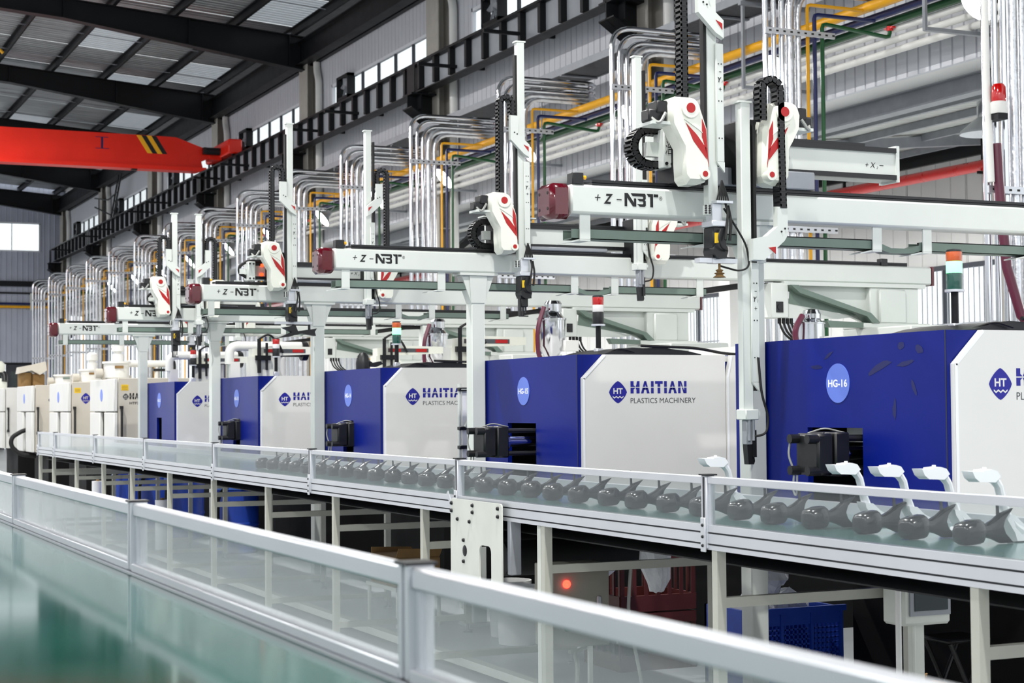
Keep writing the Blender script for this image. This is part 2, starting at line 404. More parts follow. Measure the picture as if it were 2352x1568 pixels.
for px_ in PX:
    z = rtop(px_) + .02
    obj('purlin', MB().box(px_ - .01, px_ + .01, 14, FARY, z, z + .2).box(px_ - .07, px_ + .01, 14, FARY, z, z + .015).box(px_ - .07, px_ + .01, 14, FARY, z + .185, z + .2), 'steel_dark', ce)
sky_cells = {(0, 1), (0, 4), (0, 7), (0, 10), (0, 13), (1, 2), (1, 5), (2, 9), (3, 3), (1, 11), (4, 6), (5, 8), (2, 14), (0, 16)}
panel = None; sheets = {}
PL = 2.507
for i, (xa, xb) in enumerate(zip(PX, PX[1:])):
    z0, z1 = rtop(xa) + .23, rtop(xb) + .23
    for k in range(20):
        y0 = 15.4 + k * PL + .01; y1 = y0 + PL - .02
        if y1 > FARY + .2: continue
        m_ = MB(); n = 13; q = []
        for s_ in range(n + 1):                                      # trapezoid ribs running down the slope
            u = y0 + (y1 - y0) * s_ / n
            q += [(u, 0.0), (min(y1, u + .12), 0.0), (min(y1, u + .14), 0.03), (min(y1, u + .17), 0.03)] if s_ < n else [(y1, 0)]
        vs = [(xa, u, z0 + h) for u, h in q] + [(xb, u, z1 + h) for u, h in q]; L_ = len(q)
        m_.add(vs, [(t, t + 1, L_ + t + 1, L_ + t) for t in range(L_ - 1)])
        sk = (i, k) in sky_cells
        key = (i, sk)
        if key in sheets:
            s0, k0 = sheets[key]; like(s0, ce, 0, (k - k0) * PL)
        else:
            sheets[key] = (obj('skylight_sheet' if sk else 'roof_sheet', m_, 'skylight' if sk else 'roof_foil', ce, smooth=False), k)
for k in range(18):                                                  # sag rods between purlins
    yy = 16.6 + k * 2.76
    if yy < FARY: obj('sag_rod', MB().tube([(x, yy, rtop(x) + .12) for x in (11.0, 0.0)], .012, 5), 'steel_grey', ce)
for (ya, yb) in ((35.5, 38.2), (43.1, 45.9), (28, 30.8)):
    obj('fly_brace', MB().tube([(11.0, ya, rtop(11) + .1), (9.75, yb, rtop(9.75) + .1)], .016, 5), 'steel_grey', ce)
obj('roof_cover', MB().prism([(-.65, 10.63), (-.65, 10.68), (-6, 11.3), (-6, 11.22)], 'y', -6, 67).prism([(11.9, 9.9), (11.9, 9.95), (-.65, 10.68), (-.65, 10.63)], 'y', -6, 15.3), 'steel_dark', ce)
obj('eave_flashing', MB().box(11.05, 11.9, 10, 67, 9.74, 9.78), 'steel_dark', ce)

# ---- far wall
wf = struct('wall_far', (4, FARY, 5))
def ribbed_y(x0, x1, z0, z1, y, d=0.02, pitch=0.2):
    q = []; x = x0 + .004
    while x < x1 - .02:
        e = min(x + pitch, x1 - .004)
        q += [(x, y), (e - .05, y), (e - .04, y - d), (e - .012, y - d)]
        x = e
    q += [(x1 - .004, y), (x1 - .004, y + .06), (x0 + .004, y + .06)]
    return MB().prism(q, 'z', z0, z1)
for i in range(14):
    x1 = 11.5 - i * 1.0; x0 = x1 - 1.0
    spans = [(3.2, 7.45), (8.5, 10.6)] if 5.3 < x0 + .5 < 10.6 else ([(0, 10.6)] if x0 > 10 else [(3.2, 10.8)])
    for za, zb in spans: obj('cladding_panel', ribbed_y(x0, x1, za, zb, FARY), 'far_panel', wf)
W = struct('window_9', (8, FARY, 7.45))
obj('window_frame', MB().box(5.5, 10.53, FARY - .05, FARY + .02, 7.42, 7.47).box(5.5, 10.53, FARY - .05, FARY + .02, 8.46, 8.52).box(10.48, 10.53, FARY - .05, FARY + .02, 7.45, 8.5).box(5.5, 5.55, FARY - .05, FARY + .02, 7.45, 8.5), 'window_white', W)
for k in range(5):
    obj('pane', MB().box(5.55 + k * .987, 5.55 + (k + 1) * .987 - .02, FARY, FARY + .006, 7.47, 8.46), 'glass', W)
    if k: obj('mullion', MB().box(5.53 + k * .987, 5.56 + k * .987, FARY - .03, FARY + .01, 7.47, 8.46), 'window_frame', W)
D = struct('door_1', (8, FARY, 0))
for k in range(4):
    x0 = 5.6 + k * 1.23
    obj('door_leaf', MB().box(x0, x0 + 1.2, FARY, FARY + .05, 0, 3.17, .01), 'door_dark', D)
    obj('door_glazing', MB().box(x0 + .15, x0 + 1.05, FARY - .01, FARY, 1.2, 2.9), 'screen', D)
obj('door_frame', MB().box(5.5, 10.55, FARY - .03, FARY + .02, 3.17, 3.24).box(10.5, 10.55, FARY - .03, FARY + .02, 0, 3.2), 'steel_dark', D)
obj('wall_rail', MB().box(4, 11.2, FARY - .14, FARY - .02, 6.1, 6.3).box(4, 10.9, FARY - .1, FARY - .02, 5.82, 5.88), 'steel_dark', wf)
obj('wall_gas_pipe', MB().cyl((4, FARY - .1, 5.33), (11.2, FARY - .1, 5.33), .05, 8), 'pipe_yellow', wf)
obj('wall_air_pipe', MB().cyl((4, FARY - .1, 5.45), (11.2, FARY - .1, 5.45), .04, 8), 'pipe_blue', wf)
for x in (10.2, 8.0): obj('pipe_bracket', MB().box(x - .04, x + .04, FARY - .16, FARY - .02, 5.2, 5.85), 'frame_paint', wf)

# ---- low annex to the right
def ann(x): return 4.98 + .1 * (x - 12)
ca = struct('ceiling_annex', (15, 36, 5))
obj('soffit_sheet', MB().prism([(XW + .06, 5.0), (12.3, 5.02), (12.3, 5.06), (XW + .06, 5.05)], 'y', 8, FARY), 'wall_annex', ca)
obj('annex_beam', MB().box(12.1, 12.12, 8, FARY, 4.82, 5.02).box(12.02, 12.2, 8, FARY, 4.80, 4.82).box(12.02, 12.2, 8, FARY, 5.0, 5.02), 'steel_grey', ca)
ash = None
for k in range(28):
    y0 = 8.5 + k * 2.0
    m_ = MB(); q = []
    for s_ in range(11):
        u = y0 + .19 * s_
        q += [(u, 0.0), (u + .15, 0.0), (u + .16, .02), (u + .18, .02)]
    L_ = len(q); m_.add([(12.2, u, ann(12.2) + .08 + h) for u, h in q] + [(18.1, u, ann(18.1) + .08 + h) for u, h in q], [(t, t + 1, L_ + t + 1, L_ + t) for t in range(L_ - 1)])
    if ash is None: ash = obj('ceiling_sheet', m_, 'annex_ceiling', ca, smooth=False)
    else: like(ash, ca, 0, k * 2.0)
obj('annex_roof', MB().prism([(11.6, 5.3), (11.6, 5.34), (18.2, 5.95), (18.2, 5.9)], 'y', 8, FARY), 'steel_dark', ca)
for x in (13.5, 14.7, 16.0, 17.4):
    obj('annex_purlin', MB().box(x - .03, x + .03, 8, FARY, ann(x) - .03, ann(x) + .07), 'steel_grey', ca)
for cy in COLS:
    obj('annex_rafter', MB().prism([(12.15, 4.92), (18, 5.45), (18, 5.62), (12.15, 5.05)], 'y', cy - .06, cy + .06), 'steel_grey', ca)
    if cy > 14: obj('ceiling_brace', MB().prism([(11.2, 3.95), (11.35, 3.95), (12.5, 4.85), (12.3, 4.85)], 'y', cy - .1, cy + .1), 'steel_dark', ca)
wa = struct('wall_annex', (18, 36, 2))
WIN = [(20.3, 23.35), (29.25, 32.0), (36.8, 39.6), (44.3, 47.1)]
def inwin(y0, y1): return any(y0 < b - .01 and y1 > a + .01 for a, b in WIN)
ybreaks = sorted(set([8.0 + 0.0] + [v for p in WIN for v in p] + [FARY]))
for a, b in zip(ybreaks, ybreaks[1:]):
    n = max(1, round((b - a) / 1.5)); s = (b - a) / n
    for k in range(n):
        for za, zb in ([(0, 1.3), (3.72, 5.6)] if inwin(a, b) else [(0, 5.6)]):
            obj('cladding_panel', ribbed(a + k * s, a + (k + 1) * s, za, zb, 18.0, .02, .375), 'wall_annex', wa)
for i, (a, b) in enumerate(WIN):
    W = struct('window_%d' % (10 + i), (18, a, 1.3))
    obj('window_frame', MB().box(17.95, 18.03, a, b, 3.64, 3.72).box(17.95, 18.03, a, b, 1.3, 1.38).box(17.95, 18.03, a, a + .07, 1.3, 3.72).box(17.95, 18.03, b - .07, b, 1.3, 3.72), 'window_frame', W)
    n = 3; s = (b - a) / n
    for k in range(n):
        obj('pane', MB().box(18.0, 18.006, a + k * s, a + (k + 1) * s, 1.38, 3.64), 'glass', W)
        if k: obj('mullion', MB().box(17.95, 18.02, a + k * s - .05, a + k * s + .05, 1.38, 3.64), 'window_frame', W)
    for k in range(int((b - a) / .13)):
        yb_ = a + .1 + k * .13
        obj('window_bar', MB().cyl((17.93, yb_, 1.38), (17.93, yb_, 3.64), .011, 5, caps=False), 'steel_grey', W)
    for z in (2.0, 2.75): obj('window_bar', MB().box(17.92, 17.94, a, b, z - .015, z + .015), 'steel_grey', W)
obj('wall_annex_post', MB().box(17.7, 17.98, 28.5, 28.9, 0, 5.3), 'wall_annex', wa)
obj('wall_annex_band', MB().box(17.6, 17.68, 8, FARY, 5.34, 5.6), 'steel_dark', wa)
# ================================================================== CRANE, GIRDER
XR = 10.95
g = thing('crane_runway_girder', 'long dark steel crane runway girder with upright stiffeners along the high wall', 'girder', (XR, 40, 7.0))
obj('web', MB().box(XR - .006, XR + .006, 12, 65.0, 7.0, 7.47), 'girder_web', g)
obj('top_flange', MB().box(XR - .13, XR + .13, 12, 65.0, 7.47, 7.49), 'steel_dark', g)
obj('bottom_flange', MB().box(XR - .11, XR + .11, 12, 65.0, 6.98, 7.0), 'steel_dark', g)
obj('rail', MB().box(XR - .035, XR + .035, 12, 65.0, 7.49, 7.56), 'steel_dark', g)
st = None
for k in range(75):
    yy = 12.9 + k * .7
    if yy > 64.9: break
    m_ = MB().box(XR - .105, XR - .006, yy - .045, yy + .045, 7.03, 7.47).box(XR + .006, XR + .105, yy - .045, yy + .045, 7.03, 7.47)
    if st is None: st = obj('stiffener', m_, 'steel_dark', g); y00 = yy
    else: like(st, g, 0, yy - y00)
ar = None
for yy in (18.2, 23.4, 26.1, 31.0, 33.3, 38.7, 41.2, 46.6, 49.0, 54.2, 56.6, 61.8):
    m_ = MB().box(10.25, 11.45, yy - .03, yy + .03, 7.12, 7.17)
    if ar is None: ar = obj('conductor_arm', m_, 'steel_dark', g); y00 = yy
    else: like(ar, g, 0, yy - y00)
for cy in COLS:
    obj('bracket', MB().prism([(XR - .2, 6.98), (XR - .2, 6.72), (XW - .28, 6.4), (XW - .28, 6.98)], 'y', cy - .012, cy + .012)
        .prism([(XR - .2, 6.74), (XR - .2, 6.72), (XW - .28, 6.40), (XW - .28, 6.42)], 'y', cy - .22, cy + .22)
        .box(XR - .2, XW - .28, cy - .22, cy + .22, 6.95, 6.98).box(XR - .02, XR + .0, cy - .2, cy + .2, 6.7, 6.98).box(XR - .13, XR - .11, cy - .18, cy + .18, 7.0, 7.47), 'steel_dark', g)

c = thing('overhead_crane', 'orange overhead travelling crane bridge with yellow and black stripes', 'crane', (6, 41, 7.5))
YC = 41.0
obj('main_girder', MB().prism([(-5, 7.5), (10.35, 7.5), (10.62, 7.62), (10.62, 7.76), (9.75, 8.05), (9.55, 8.06), (-5, 8.1)], 'y', YC - .16, YC + .16), 'crane_orange', c)
obj('lower_flange', MB().prism([(-5, 7.23), (10.28, 7.23), (10.45, 7.3), (10.45, 7.33), (-5, 7.27)], 'y', YC - .3, YC + .12).box(-5, 10.35, YC - .02, YC + .02, 7.27, 7.5), 'crane_orange', c)
obj('web_plate', MB().prism([(-5, 7.27), (10.4, 7.3), (10.35, 7.5), (-5, 7.5)], 'y', YC - .17, YC - .15), 'crane_orange', c)
e = obj('end_carriage', MB().box(XR - .17, XR + .17, YC - 1.1, YC + 1.1, 7.6, 7.95, .03).box(10.55, XR - .1, YC - .2, YC + .2, 7.55, 7.8), 'crane_orange', c)
for yy in (YC - .95, YC + .95):
    obj('wheel', MB().cyl((XR - .05, yy, 7.66), (XR + .05, yy, 7.66), .1, 14), 'steel_dark', e)
obj('drive_motor', MB().cyl((10.42, YC - .3, 7.74), (10.78, YC - .3, 7.74), .09, 12).box(10.36, 10.44, YC - .38, YC - .22, 7.66, 7.82), 'black_plastic', c)
for k, (xa, m_) in enumerate(((8.77, 'crane_yellow'), (8.89, 'ink_black'), (9.01, 'crane_yellow'), (9.13, 'ink_black'))):
    obj('hazard_stripe', MB().prism([(xa, 8.055), (xa + .12, 8.055), (xa + .39, 7.63), (xa + .27, 7.63)], 'y', YC - .165, YC - .16), m_, c)
obj('emblem', MB().box(7.80, 8.10, YC - .164, YC - .16, 7.95, 7.965).box(7.80, 8.12, YC - .164, YC - .16, 7.68, 7.695).box(7.93, 7.98, YC - .164, YC - .16, 7.69, 7.95), 'pipe_blue', c, label='blue I-shaped emblem')
obj('girder_bolt', MB().box(8.65, 8.78, YC - .24, YC - .1, 7.2, 7.33), 'steel_dark', c)
obj('trolley_arm', MB().tube([(2.5, 36.5, 8.75), (4.9, 36.6, 8.98)], .03, 8), 'steel_dark', c)
obj('arm_tip', MB().tube([(4.9, 36.6, 8.98), (5.02, 36.6, 8.99), (5.08, 36.6, 8.93)], .035, 8), 'crane_yellow', c)
obj('arm_hanger', MB().tube([(2.5, 36.5, 8.75), (2.5, 41, 8.0)], .03, 6), 'steel_dark', c)

# wall ladder by the crane stop
l = thing('wall_ladder', 'dark steel ladder and landing frame in front of the high windows beyond the crane', 'ladder', (11.0, 56.2, 7.5))
obj('stringer', MB().tube([(11.1, 55.2, 7.55), (11.1, 53.9, 8.9)], .03, 6).tube([(11.1, 55.6, 7.55), (11.1, 54.3, 8.9)], .03, 6), 'steel_dark', l)
obj('landing_rail', MB().tube([(11.1, 58.2, 8.3), (11.1, 55.5, 7.75)], .025, 6).tube([(11.1, 58.2, 8.6), (11.1, 56.0, 8.3), (11.1, 55.0, 8.35)], .025, 6).tube([(11.1, 57.5, 7.55), (11.1, 57.5, 8.5)], .02, 6).tube([(11.1, 56.5, 7.55), (11.1, 56.5, 8.4)], .02, 6), 'steel_dark', l)
for k in range(5): obj('rung', MB().cyl((11.1, 55.2 - k * .25, 7.6 + k * .26), (11.1, 55.6 - k * .25, 7.6 + k * .26), .02, 6), 'steel_dark', l)

# ================================================================== PIPE RACK AND RISERS
def runner(name, label, cat, x, z, r, m, y0=9.0, y1=65.5):
    o = obj(name, MB().cyl((x, y0, z), (x, y1, z), r, 12), m); return tag(o, label, cat)
runner('gas_main', 'thick yellow gas main running along the pipe rack below the crane girder', 'pipe', 10.70, 5.60, .055, 'pipe_yellow')
runner('water_main', 'dark blue water main beside the yellow gas main on the pipe rack', 'pipe', 10.84, 5.52, .04, 'pipe_blue')
runner('air_main', 'green air main with red valves on the pipe rack', 'pipe', 11.0, 5.48, .045, 'pipe_green')
for i, (x, z, lb) in enumerate(((11.06, 5.41, 'upper white pipe, nearest to the green main, of the three under the pipe rack'), (11.13, 5.32, 'middle white pipe of the three running under the pipe rack'), (11.175, 5.22, 'lower white pipe, next to the wall, of the three under the pipe rack'))):
    tag(obj('white_pipe', MB().cyl((x, 9, z), (x, 65.5, z), .038, 10), 'pvc_white'), lb, 'pipe', 'white pipes under the pipe rack')
t = thing('cable_tray', 'dark ladder cable tray above the yellow gas main', 'tray', (11.0, 36, 5.9))
obj('side_rail', MB().box(10.62, 10.64, 9, 65.5, 6.16, 6.26), 'steel_grey', t)
obj('side_rail', MB().box(11.18, 11.20, 9, 65.5, 6.16, 6.26), 'steel_grey', t)
obj('cable_bed', MB().box(10.64, 11.18, 9, 65.5, 6.17, 6.22), 'black_plastic', t)
rg = None
for k in range(28):
    m_ = MB().box(10.62, 11.20, 9.5 + k * 2.0, 9.56 + k * 2.0, 6.145, 6.165)
    if rg is None: rg = obj('rung', m_, 'steel_grey', t)
    else: like(rg, t, 0, k * 2.0)
ORD = ['first', 'second', 'third', 'fourth', 'fifth', 'sixth', 'seventh', 'eighth', 'ninth', 'tenth', 'eleventh', 'twelfth', 'thirteenth', 'fourteenth', 'fifteenth', 'sixteenth', 'seventeenth', 'eighteenth', 'nineteenth', 'twentieth', 'twenty-first', 'twenty-second', 'twenty-third', 'twenty-fourth', 'twenty-fifth', 'twenty-sixth', 'twenty-seventh', 'twenty-eighth', 'twenty-ninth', 'thirtieth']
b0 = None
for k in range(15):
    yy = 13.4 + k * 3.30
    for c_ in COLS:
        if abs(yy - c_) < .5: yy = c_ + .5 if yy > c_ else c_ - .75
    lab = 'pale channel bracket holding up the pipe rack, %s from the right' % ORD[k]
    if b0 is None:
        b0 = thing('rack_bracket', lab, 'bracket', (XW, yy, 5.2), 'pale brackets holding the pipe rack to the wall')
        obj('arm', MB().box(10.6, XW - .004, yy - .03, yy + .03, 5.13, 5.165).box(10.58, 10.61, yy - .02, yy + .02, 5.13, 6.16), 'steel_grey', b0)
        obj('upper_arm', MB().box(10.55, XW - .004, yy - .03, yy + .03, 6.10, 6.145), 'steel_grey', b0)
    else: dup(b0, (XW, yy, 5.2), lab)
def riser(j, y, label):
    """One drop of services: five silver pipes and three thin coloured branches side by side, bent over towards the rack, held by perforated clamps."""
    X = 9.45
    r_ = thing('pipe_riser', label, 'pipes', (X, y, 0), 'service pipe risers behind the machines')
    for dx, zt, rad, m_ in ((0, 5.97, .032, 'chrome'), (.10, 5.89, .028, 'chrome'), (.195, 5.81, .032, 'chrome'), (.29, 5.75, .045, 'foil_wrap'), (.39, 5.70, .034, 'foil_wrap')):
        obj('silver_pipe', MB().tube([(X + dx, y, 0), (X + dx, y, zt), (10.85, y, zt), (11.0, y + .12, zt), (11.0, y + .3, zt)], rad, 10, .27, 7), m_, r_)
    obj('gas_branch', MB().tube([(X + .51, y, 0), (X + .51, y, 5.565), (10.643, y, 5.565)], .019, 8, .04, 2), 'pipe_yellow', r_)
    obj('water_branch', MB().tube([(X + .595, y, 0), (X + .595, y, 5.47), (10.798, y, 5.47)], .022, 8, .04, 2), 'pipe_blue', r_)
    obj('air_branch', MB().tube([(X + .69, y, 0), (X + .69, y, 5.385), (10.99, y, 5.31), (10.99, y, 5.425)], .022, 8, .05, 2), 'pipe_green', r_)
    obj('valve', MB().cyl((10.99, y, 5.38), (10.99, y, 5.428), .034, 8).box(10.97, 11.01, y - .07, y + .07, 5.40, 5.42), 'pipe_red', r_)
    for z in (5.25, 3.25):
        m_ = MB().box(X - .04, X + .80, y - .07, y - .05, z - .03, z + .03)
        obj('clamp_rail', m_, 'aluminium', r_)
        h_ = MB()
        for k in range(10): h_.box(X - .0 + k * .085, X + .03 + k * .085, y - .0715, y - .07, z - .009, z + .009)
        obj('rail_slot_dark', h_, 'ink_black', r_, kind='stuff')
    return r_
RN = [' beside the red beacon', ' behind the nearest robot', ' behind the nearest chain loop', ' behind the second robot', '', '', '', '', '', '', '', '', '', '', '']
for j in range(-1, 15):
    y = 14.48 + 3.30 * j
    if y > 64.5: break
    k = j + 1
    riser(j, y, 'bundle of silver and coloured riser pipes, %s from the right,%s' % (ORD[k], RN[k]) if k < 4 else 'bundle of silver and coloured riser pipes, %s from the right along the rack' % ORD[k])
tag(obj('sprinkler_main', MB().cyl((17.0, 8, 5.03), (17.0, 65, 5.03), .085, 14), 'pipe_red'), 'thick red sprinkler pipe along the back wall of the low annex', 'pipe')
for k in range(10):
    yy = 13.2 + k * 3.5
    tag(obj('pipe_hanger', MB().box(16.98, 17.02, yy - .02, yy + .02, 5.1, 5.52).box(16.9, 17.1, yy - .02, yy + .02, 4.9, 4.94), 'steel_dark'), 'dark steel hanger holding the red sprinkler pipe, %s from the right' % ORD[k], 'bracket', 'hangers of the red sprinkler pipe')

# warning beacon on the nearest riser
b = thing('warning_beacon', 'red rotating warning beacon on a white base, strapped to the riser pipes', 'beacon', (9.43, 11.02, 3.78))
bx_, by_, bz_ = 9.45, 11.02, 3.86
obj('base', MB().lathe([(.065, 0), (.07, .01), (.07, .09), (.06, .10)], (bx_, by_, bz_), 16), 'pvc_white', b)
obj('lens', MB().lathe([(.058, .10), (.062, .12), (.058, .22), (.043, .245), (.0, .25)], (bx_, by_, bz_), 16), 'lens_red', b)
obj('bracket', MB().box(9.40, 9.5, 10.97, 11.14, bz_ - .05, bz_), 'steel_dark', b)
tag(obj('white_conduit', MB().tube([(9.385, 11.1, 6.2), (9.385, 11.09, 4.2), (9.40, 11.07, 3.3)], .03, 10), 'pvc_white'), 'white plastic conduit beside the red beacon on the riser pipes', 'pipe')
tag(obj('maroon_hose', MB().tube([(9.47, 11.08, 3.62), (9.47, 11.06, 3.3), (9.50, 11.02, 2.6), (9.58, 10.95, 2.2), (9.75, 10.8, 1.95), (9.95, 10.7, 1.8), (9.98, 10.7, .05)], .042, 10), 'hose_maroon'), 'dark maroon hose hanging down below the red beacon', 'hose')

# flood lamps tilted towards the machines
FL = [12.32, 15.63, 18.95, 22.1, 25.23, 28.3, 31.46, 35.06, 38.32, 41.98, 45.12, 48.37, 51.65]
for i, yy in enumerate(FL):
    f_ = thing('flood_lamp', 'glowing white dish lamp below the pipe rack, %s from the right' % ORD[i], 'lamp', (10.35, yy, 5.14), 'tilted dish lamps under the pipe rack')
    T = Matrix.Translation((10.35, yy, 5.14)) @ Matrix.Rotation(math.radians(50), 4, 'Y')
    obj('shade', MB().lathe([(.05, .2), (.06, .17), (.07, .12), (.14, .05), (.19, 0), (.18, .0), (.13, .04), (.06, .11)], (0, 0, 0), 20).xf(T), 'steel_grey', f_)
    obj('lamp_face', MB().lathe([(.185, -.006), (.17, -.01), (.0, -.012)], (0, 0, 0), 20).xf(T), 'lamp_glow', f_)
    obj('hanger', MB().tube([(10.51, yy, 5.27), (10.59, yy, 5.36), (10.60, yy, 6.13), (10.63, yy, 6.143)], .012, 8), 'steel_grey', f_)
for i, (x, yy, z) in enumerate(((14.0, 16.55, 4.78), (14.0, 24.2, 4.62), (14.6, 33.0, 4.7))):
    p_ = thing('pendant_lamp', ['bell-shaped grey pendant lamp under the annex ceiling next to the red beacon', 'grey pendant lamp under the annex ceiling half hidden by the nearest robot crossbeam', 'grey pendant lamp deep under the annex ceiling'][i], 'lamp', (x, yy, z))
    obj('shade', MB().lathe([(.33, 0), (.32, .04), (.20, .14), (.12, .2), (.11, .2), (.19, .13), (.30, .03)], (x, yy, z), 22), 'aluminium', p_)
    obj('housing', MB().lathe([(.12, .2), (.12, .4), (.05, .44)], (x, yy, z), 14), 'chrome', p_)
    obj('lamp_face', MB().lathe([(.29, .02), (.2, .03), (0, .03)], (x, yy, z), 20), 'lamp_glow', p_)
    area('annex_pendant_and_fill_light', (x, yy, z - .01), .5, 200)
    obj('stem', MB().cyl((x, yy, z + .42), (x, yy, ann(x) + .09), .02, 8), 'steel_dark', p_)
for yy in (12, 20.4, 28.5, 37.5, 46, 55): area('annex_pendant_and_fill_light', (15.2, yy, 4.6), .5, 260)  # no lamp bodies here: unseen lights added to brighten the annex
# ================================================================== ROBOTS
PITCH = 3.49
NUM = ['nearest', 'second nearest', 'third nearest', 'fourth nearest', 'farthest']
NBT = [[(0, 0), (.22, 0), (.22, .66), (.72, 0), (1, 0), (1, .62), (.8, .62), (.8, .3), (.28, 1), (0, 1)],
       [(.52, 1), (1.75, 1), (1.82, .92), (1.82, .60), (1.73, .52), (1.82, .44), (1.82, .1), (1.72, 0), (1.32, 0), (1.06, .2), (1.56, .2), (1.6, .26), (1.6, .36), (1.56, .41), (1.28, .41), (1.08, .6), (1.56, .6), (1.6, .65), (1.6, .73), (1.56, .78), (.70, .78)],
       [(1.9, 1), (2.45, 1), (2.45, 0), (2.2, 0), (2.2, .78), (2.06, .78)], [(2.5, 1), (2.9, 1), (2.9, .78), (2.5, .78)]]
def flat(polys, face_y, x0, z0, w, h, unit_w, m, parent, name):
    mb = MB()
    for q in polys: mb.add([(x0 + p[0] / unit_w * w, face_y, z0 + p[1] * h) for p in q], [tuple(range(len(q)))])
    return obj(name, mb, m, parent, smooth=False)
def chain_path(pts, wx, d=.018, gap=.026):
    """Energy chain: ladder links along a polyline in an x-z plane; wx = (y0, y1) the chain's width."""
    P = [Vector(p) for p in pts]; Q = []
    acc = 0.0; Q.append((P[0], (P[1] - P[0]).normalized()))
    for a, b in zip(P, P[1:]):
        L_ = (b - a).length; dirv = (b - a).normalized(); s_ = gap - acc
        while s_ <= L_:
            Q.append((a + dirv * s_, dirv)); s_ += gap
        acc = L_ - (s_ - gap)
    mb = MB(); y0, y1 = wx
    for p, t in Q:
        n = Vector((t.z, 0, -t.x))
        M = Matrix(((t.x, 0, n.x, p.x), (0, 1, 0, 0), (t.z, 0, n.z, p.z), (0, 0, 0, 1)))
        for ya, yb in ((y0, y0 + .008), (y1 - .008, y1)):
            mb2 = MB().box(-gap * .52, gap * .52, ya, yb, -d, d); mb2.xf(M); mb.add(mb2.v, mb2.f)
        for h in (-d, d - .006):
            mb2 = MB().box(-gap * .26, gap * .26, y0, y1, h, h + .006); mb2.xf(M); mb.add(mb2.v, mb2.f)
    return mb
def arc(cx, cz, r, a0, a1, y, n=9):
    return [(cx + r * math.cos(math.radians(a0 + (a1 - a0) * k / n)), y, cz + r * math.sin(math.radians(a0 + (a1 - a0) * k / n))) for k in range(n + 1)]
def arm(R, xm, yb, zbot, ztop, zc, side, idx, zplate, zchain, tool):
    """Vertical pick arm. side=+1: shell left of the mast, -1: mirrored. zc: shell centre height; zplate=(z0,z1) of the lettered plate."""
    s = side
    def X(d): return xm + s * d
    y = yb - .24
    a = obj('vertical_arm', MB().box(xm - .035, xm + .02, y, y + .05, zbot, ztop, .004).box(xm - .045, xm + .028, y - .004, y + .054, ztop - .01, ztop), 'robot_white', R)
    obj('belt_strip', MB().box(X(-.052), X(-.036), y + .005, y + .04, zbot + .12, ztop - .1), 'black_rubber', a)
    pl_ = obj('arm_plate', MB().box(xm + .004, xm + .048, y - .016, y - .004, zplate[0], zplate[1], .003).prism([(xm + .004, zplate[0]), (xm + .048, zplate[0]), (xm + .048, zplate[0] - .05)], 'y', y - .016, y - .004), 'robot_white', R)
    yy = y - .0175; zt = zplate[1] - .14
    lettering('-', '-y', yy, xm + .021, xm + .034, zt, zt + .003, 'ink_black', pl_)
    lettering('Y', '-y', yy, xm + .014, xm + .034, zt - .05, zt - .025, 'ink_black', pl_, .25, bold=.03)
    lettering(str(idx), '-y', yy, xm + .036, xm + .041, zt - .052, zt - .04, 'ink_black', pl_, .25)
    lettering('+', '-y', yy, xm + .019, xm + .035, zt - .09, zt - .074, 'ink_black', pl_)
    hb = MB()
    for z in (zplate[1] - .10, zplate[1] - .28, zplate[1] - .46, zplate[1] - .62):
        if z > zplate[0] + .02:
            for d in (.018, .034): hb.disc((xm + d, z, yy), 'y', .0035, 8, .0008)
    obj('bolt_hole', hb, 'ink_black', pl_, smooth=False, kind='stuff')
    # shell
    q = [(-.275, .165), (-.262, .2), (-.235, .212), (-.15, .212), (-.115, .195), (-.07, .07), (-.062, -.1), (-.06, -.16), (-.075, -.19), (-.12, -.205), (-.175, -.205), (-.195, -.18), (-.2, -.1), (-.2, -.03), (-.225, .01), (-.27, .09)]
    sh = MB().prism([(X(a_), zc + b_) for a_, b_ in q], 'y', y - .065, y - .03, .12).prism([(X(a_), zc + b_) for a_, b_ in q], 'y', y - .03, y + .05)
    sh.cyl((X(-.172), y - .075, zc + .155), (X(-.172), y - .03, zc + .155), .047, 20, .052).cyl((X(-.095), y - .072, zc - .155), (X(-.095), y - .03, zc - .155), .028, 16, .034)
    shell = obj('arm_shell', sh, 'robot_shell', R)
    yd = y - .0665
    dm = MB()
    for p in ([(-.196, .085), (-.155, .0), (-.082, -.085), (-.086, -.03), (-.135, .03)], [(-.107, .11), (-.085, .06), (-.072, -.12), (-.09, -.03), (-.108, .02)]):
        dm.prism([(X(a_), zc + b_) for a_, b_ in p], 'y', yd, yd + .004)
    dm.cyl((X(-.172), y - .077, zc + .155), (X(-.172), y - .075, zc + .155), .024, 20).cyl((X(-.095), y - .074, zc - .155), (X(-.095), y - .072, zc - .155), .0145, 16)
    obj('red_decal', dm, 'robot_red', shell, smooth=False)
    # shell groove shadow line: a real slot moulding
    obj('shell_rib', MB().prism([(X(-.205), zc + .10), (X(-.19), zc + .105), (X(-.13), zc + .075), (X(-.105), zc + .04), (X(-.135), zc + .06)], 'y', yd - .004, yd + .02), 'robot_shell', shell)
    # carriage behind the shell, servo
    obj('carriage', MB().box(X(-.15), X(-.01), y + .05, yb + .06, zc - .18, zc + .13, .006), 'steel_dark', R)
    mo = obj('servo_motor', MB().box(X(-.37), X(-.27), y - .02, y + .06, zc + .09, zc + .15, .008).box(X(-.33), X(-.27), y - .03, y + .07, zc + .13, zc + .19, .006), 'black_plastic', R)
    obj('servo_plate', MB().box(X(-.36), X(-.24), y - .04, y + .09, zc + .075, zc + .09), 'robot_white', mo)
    obj('servo_cable', MB().tube([(X(-.36), y, zc + .12), (X(-.33), y - .05, zc + .07), (X(-.29), y - .04, zc + .13)], .008, 6, .03), 'cable_grey', mo)
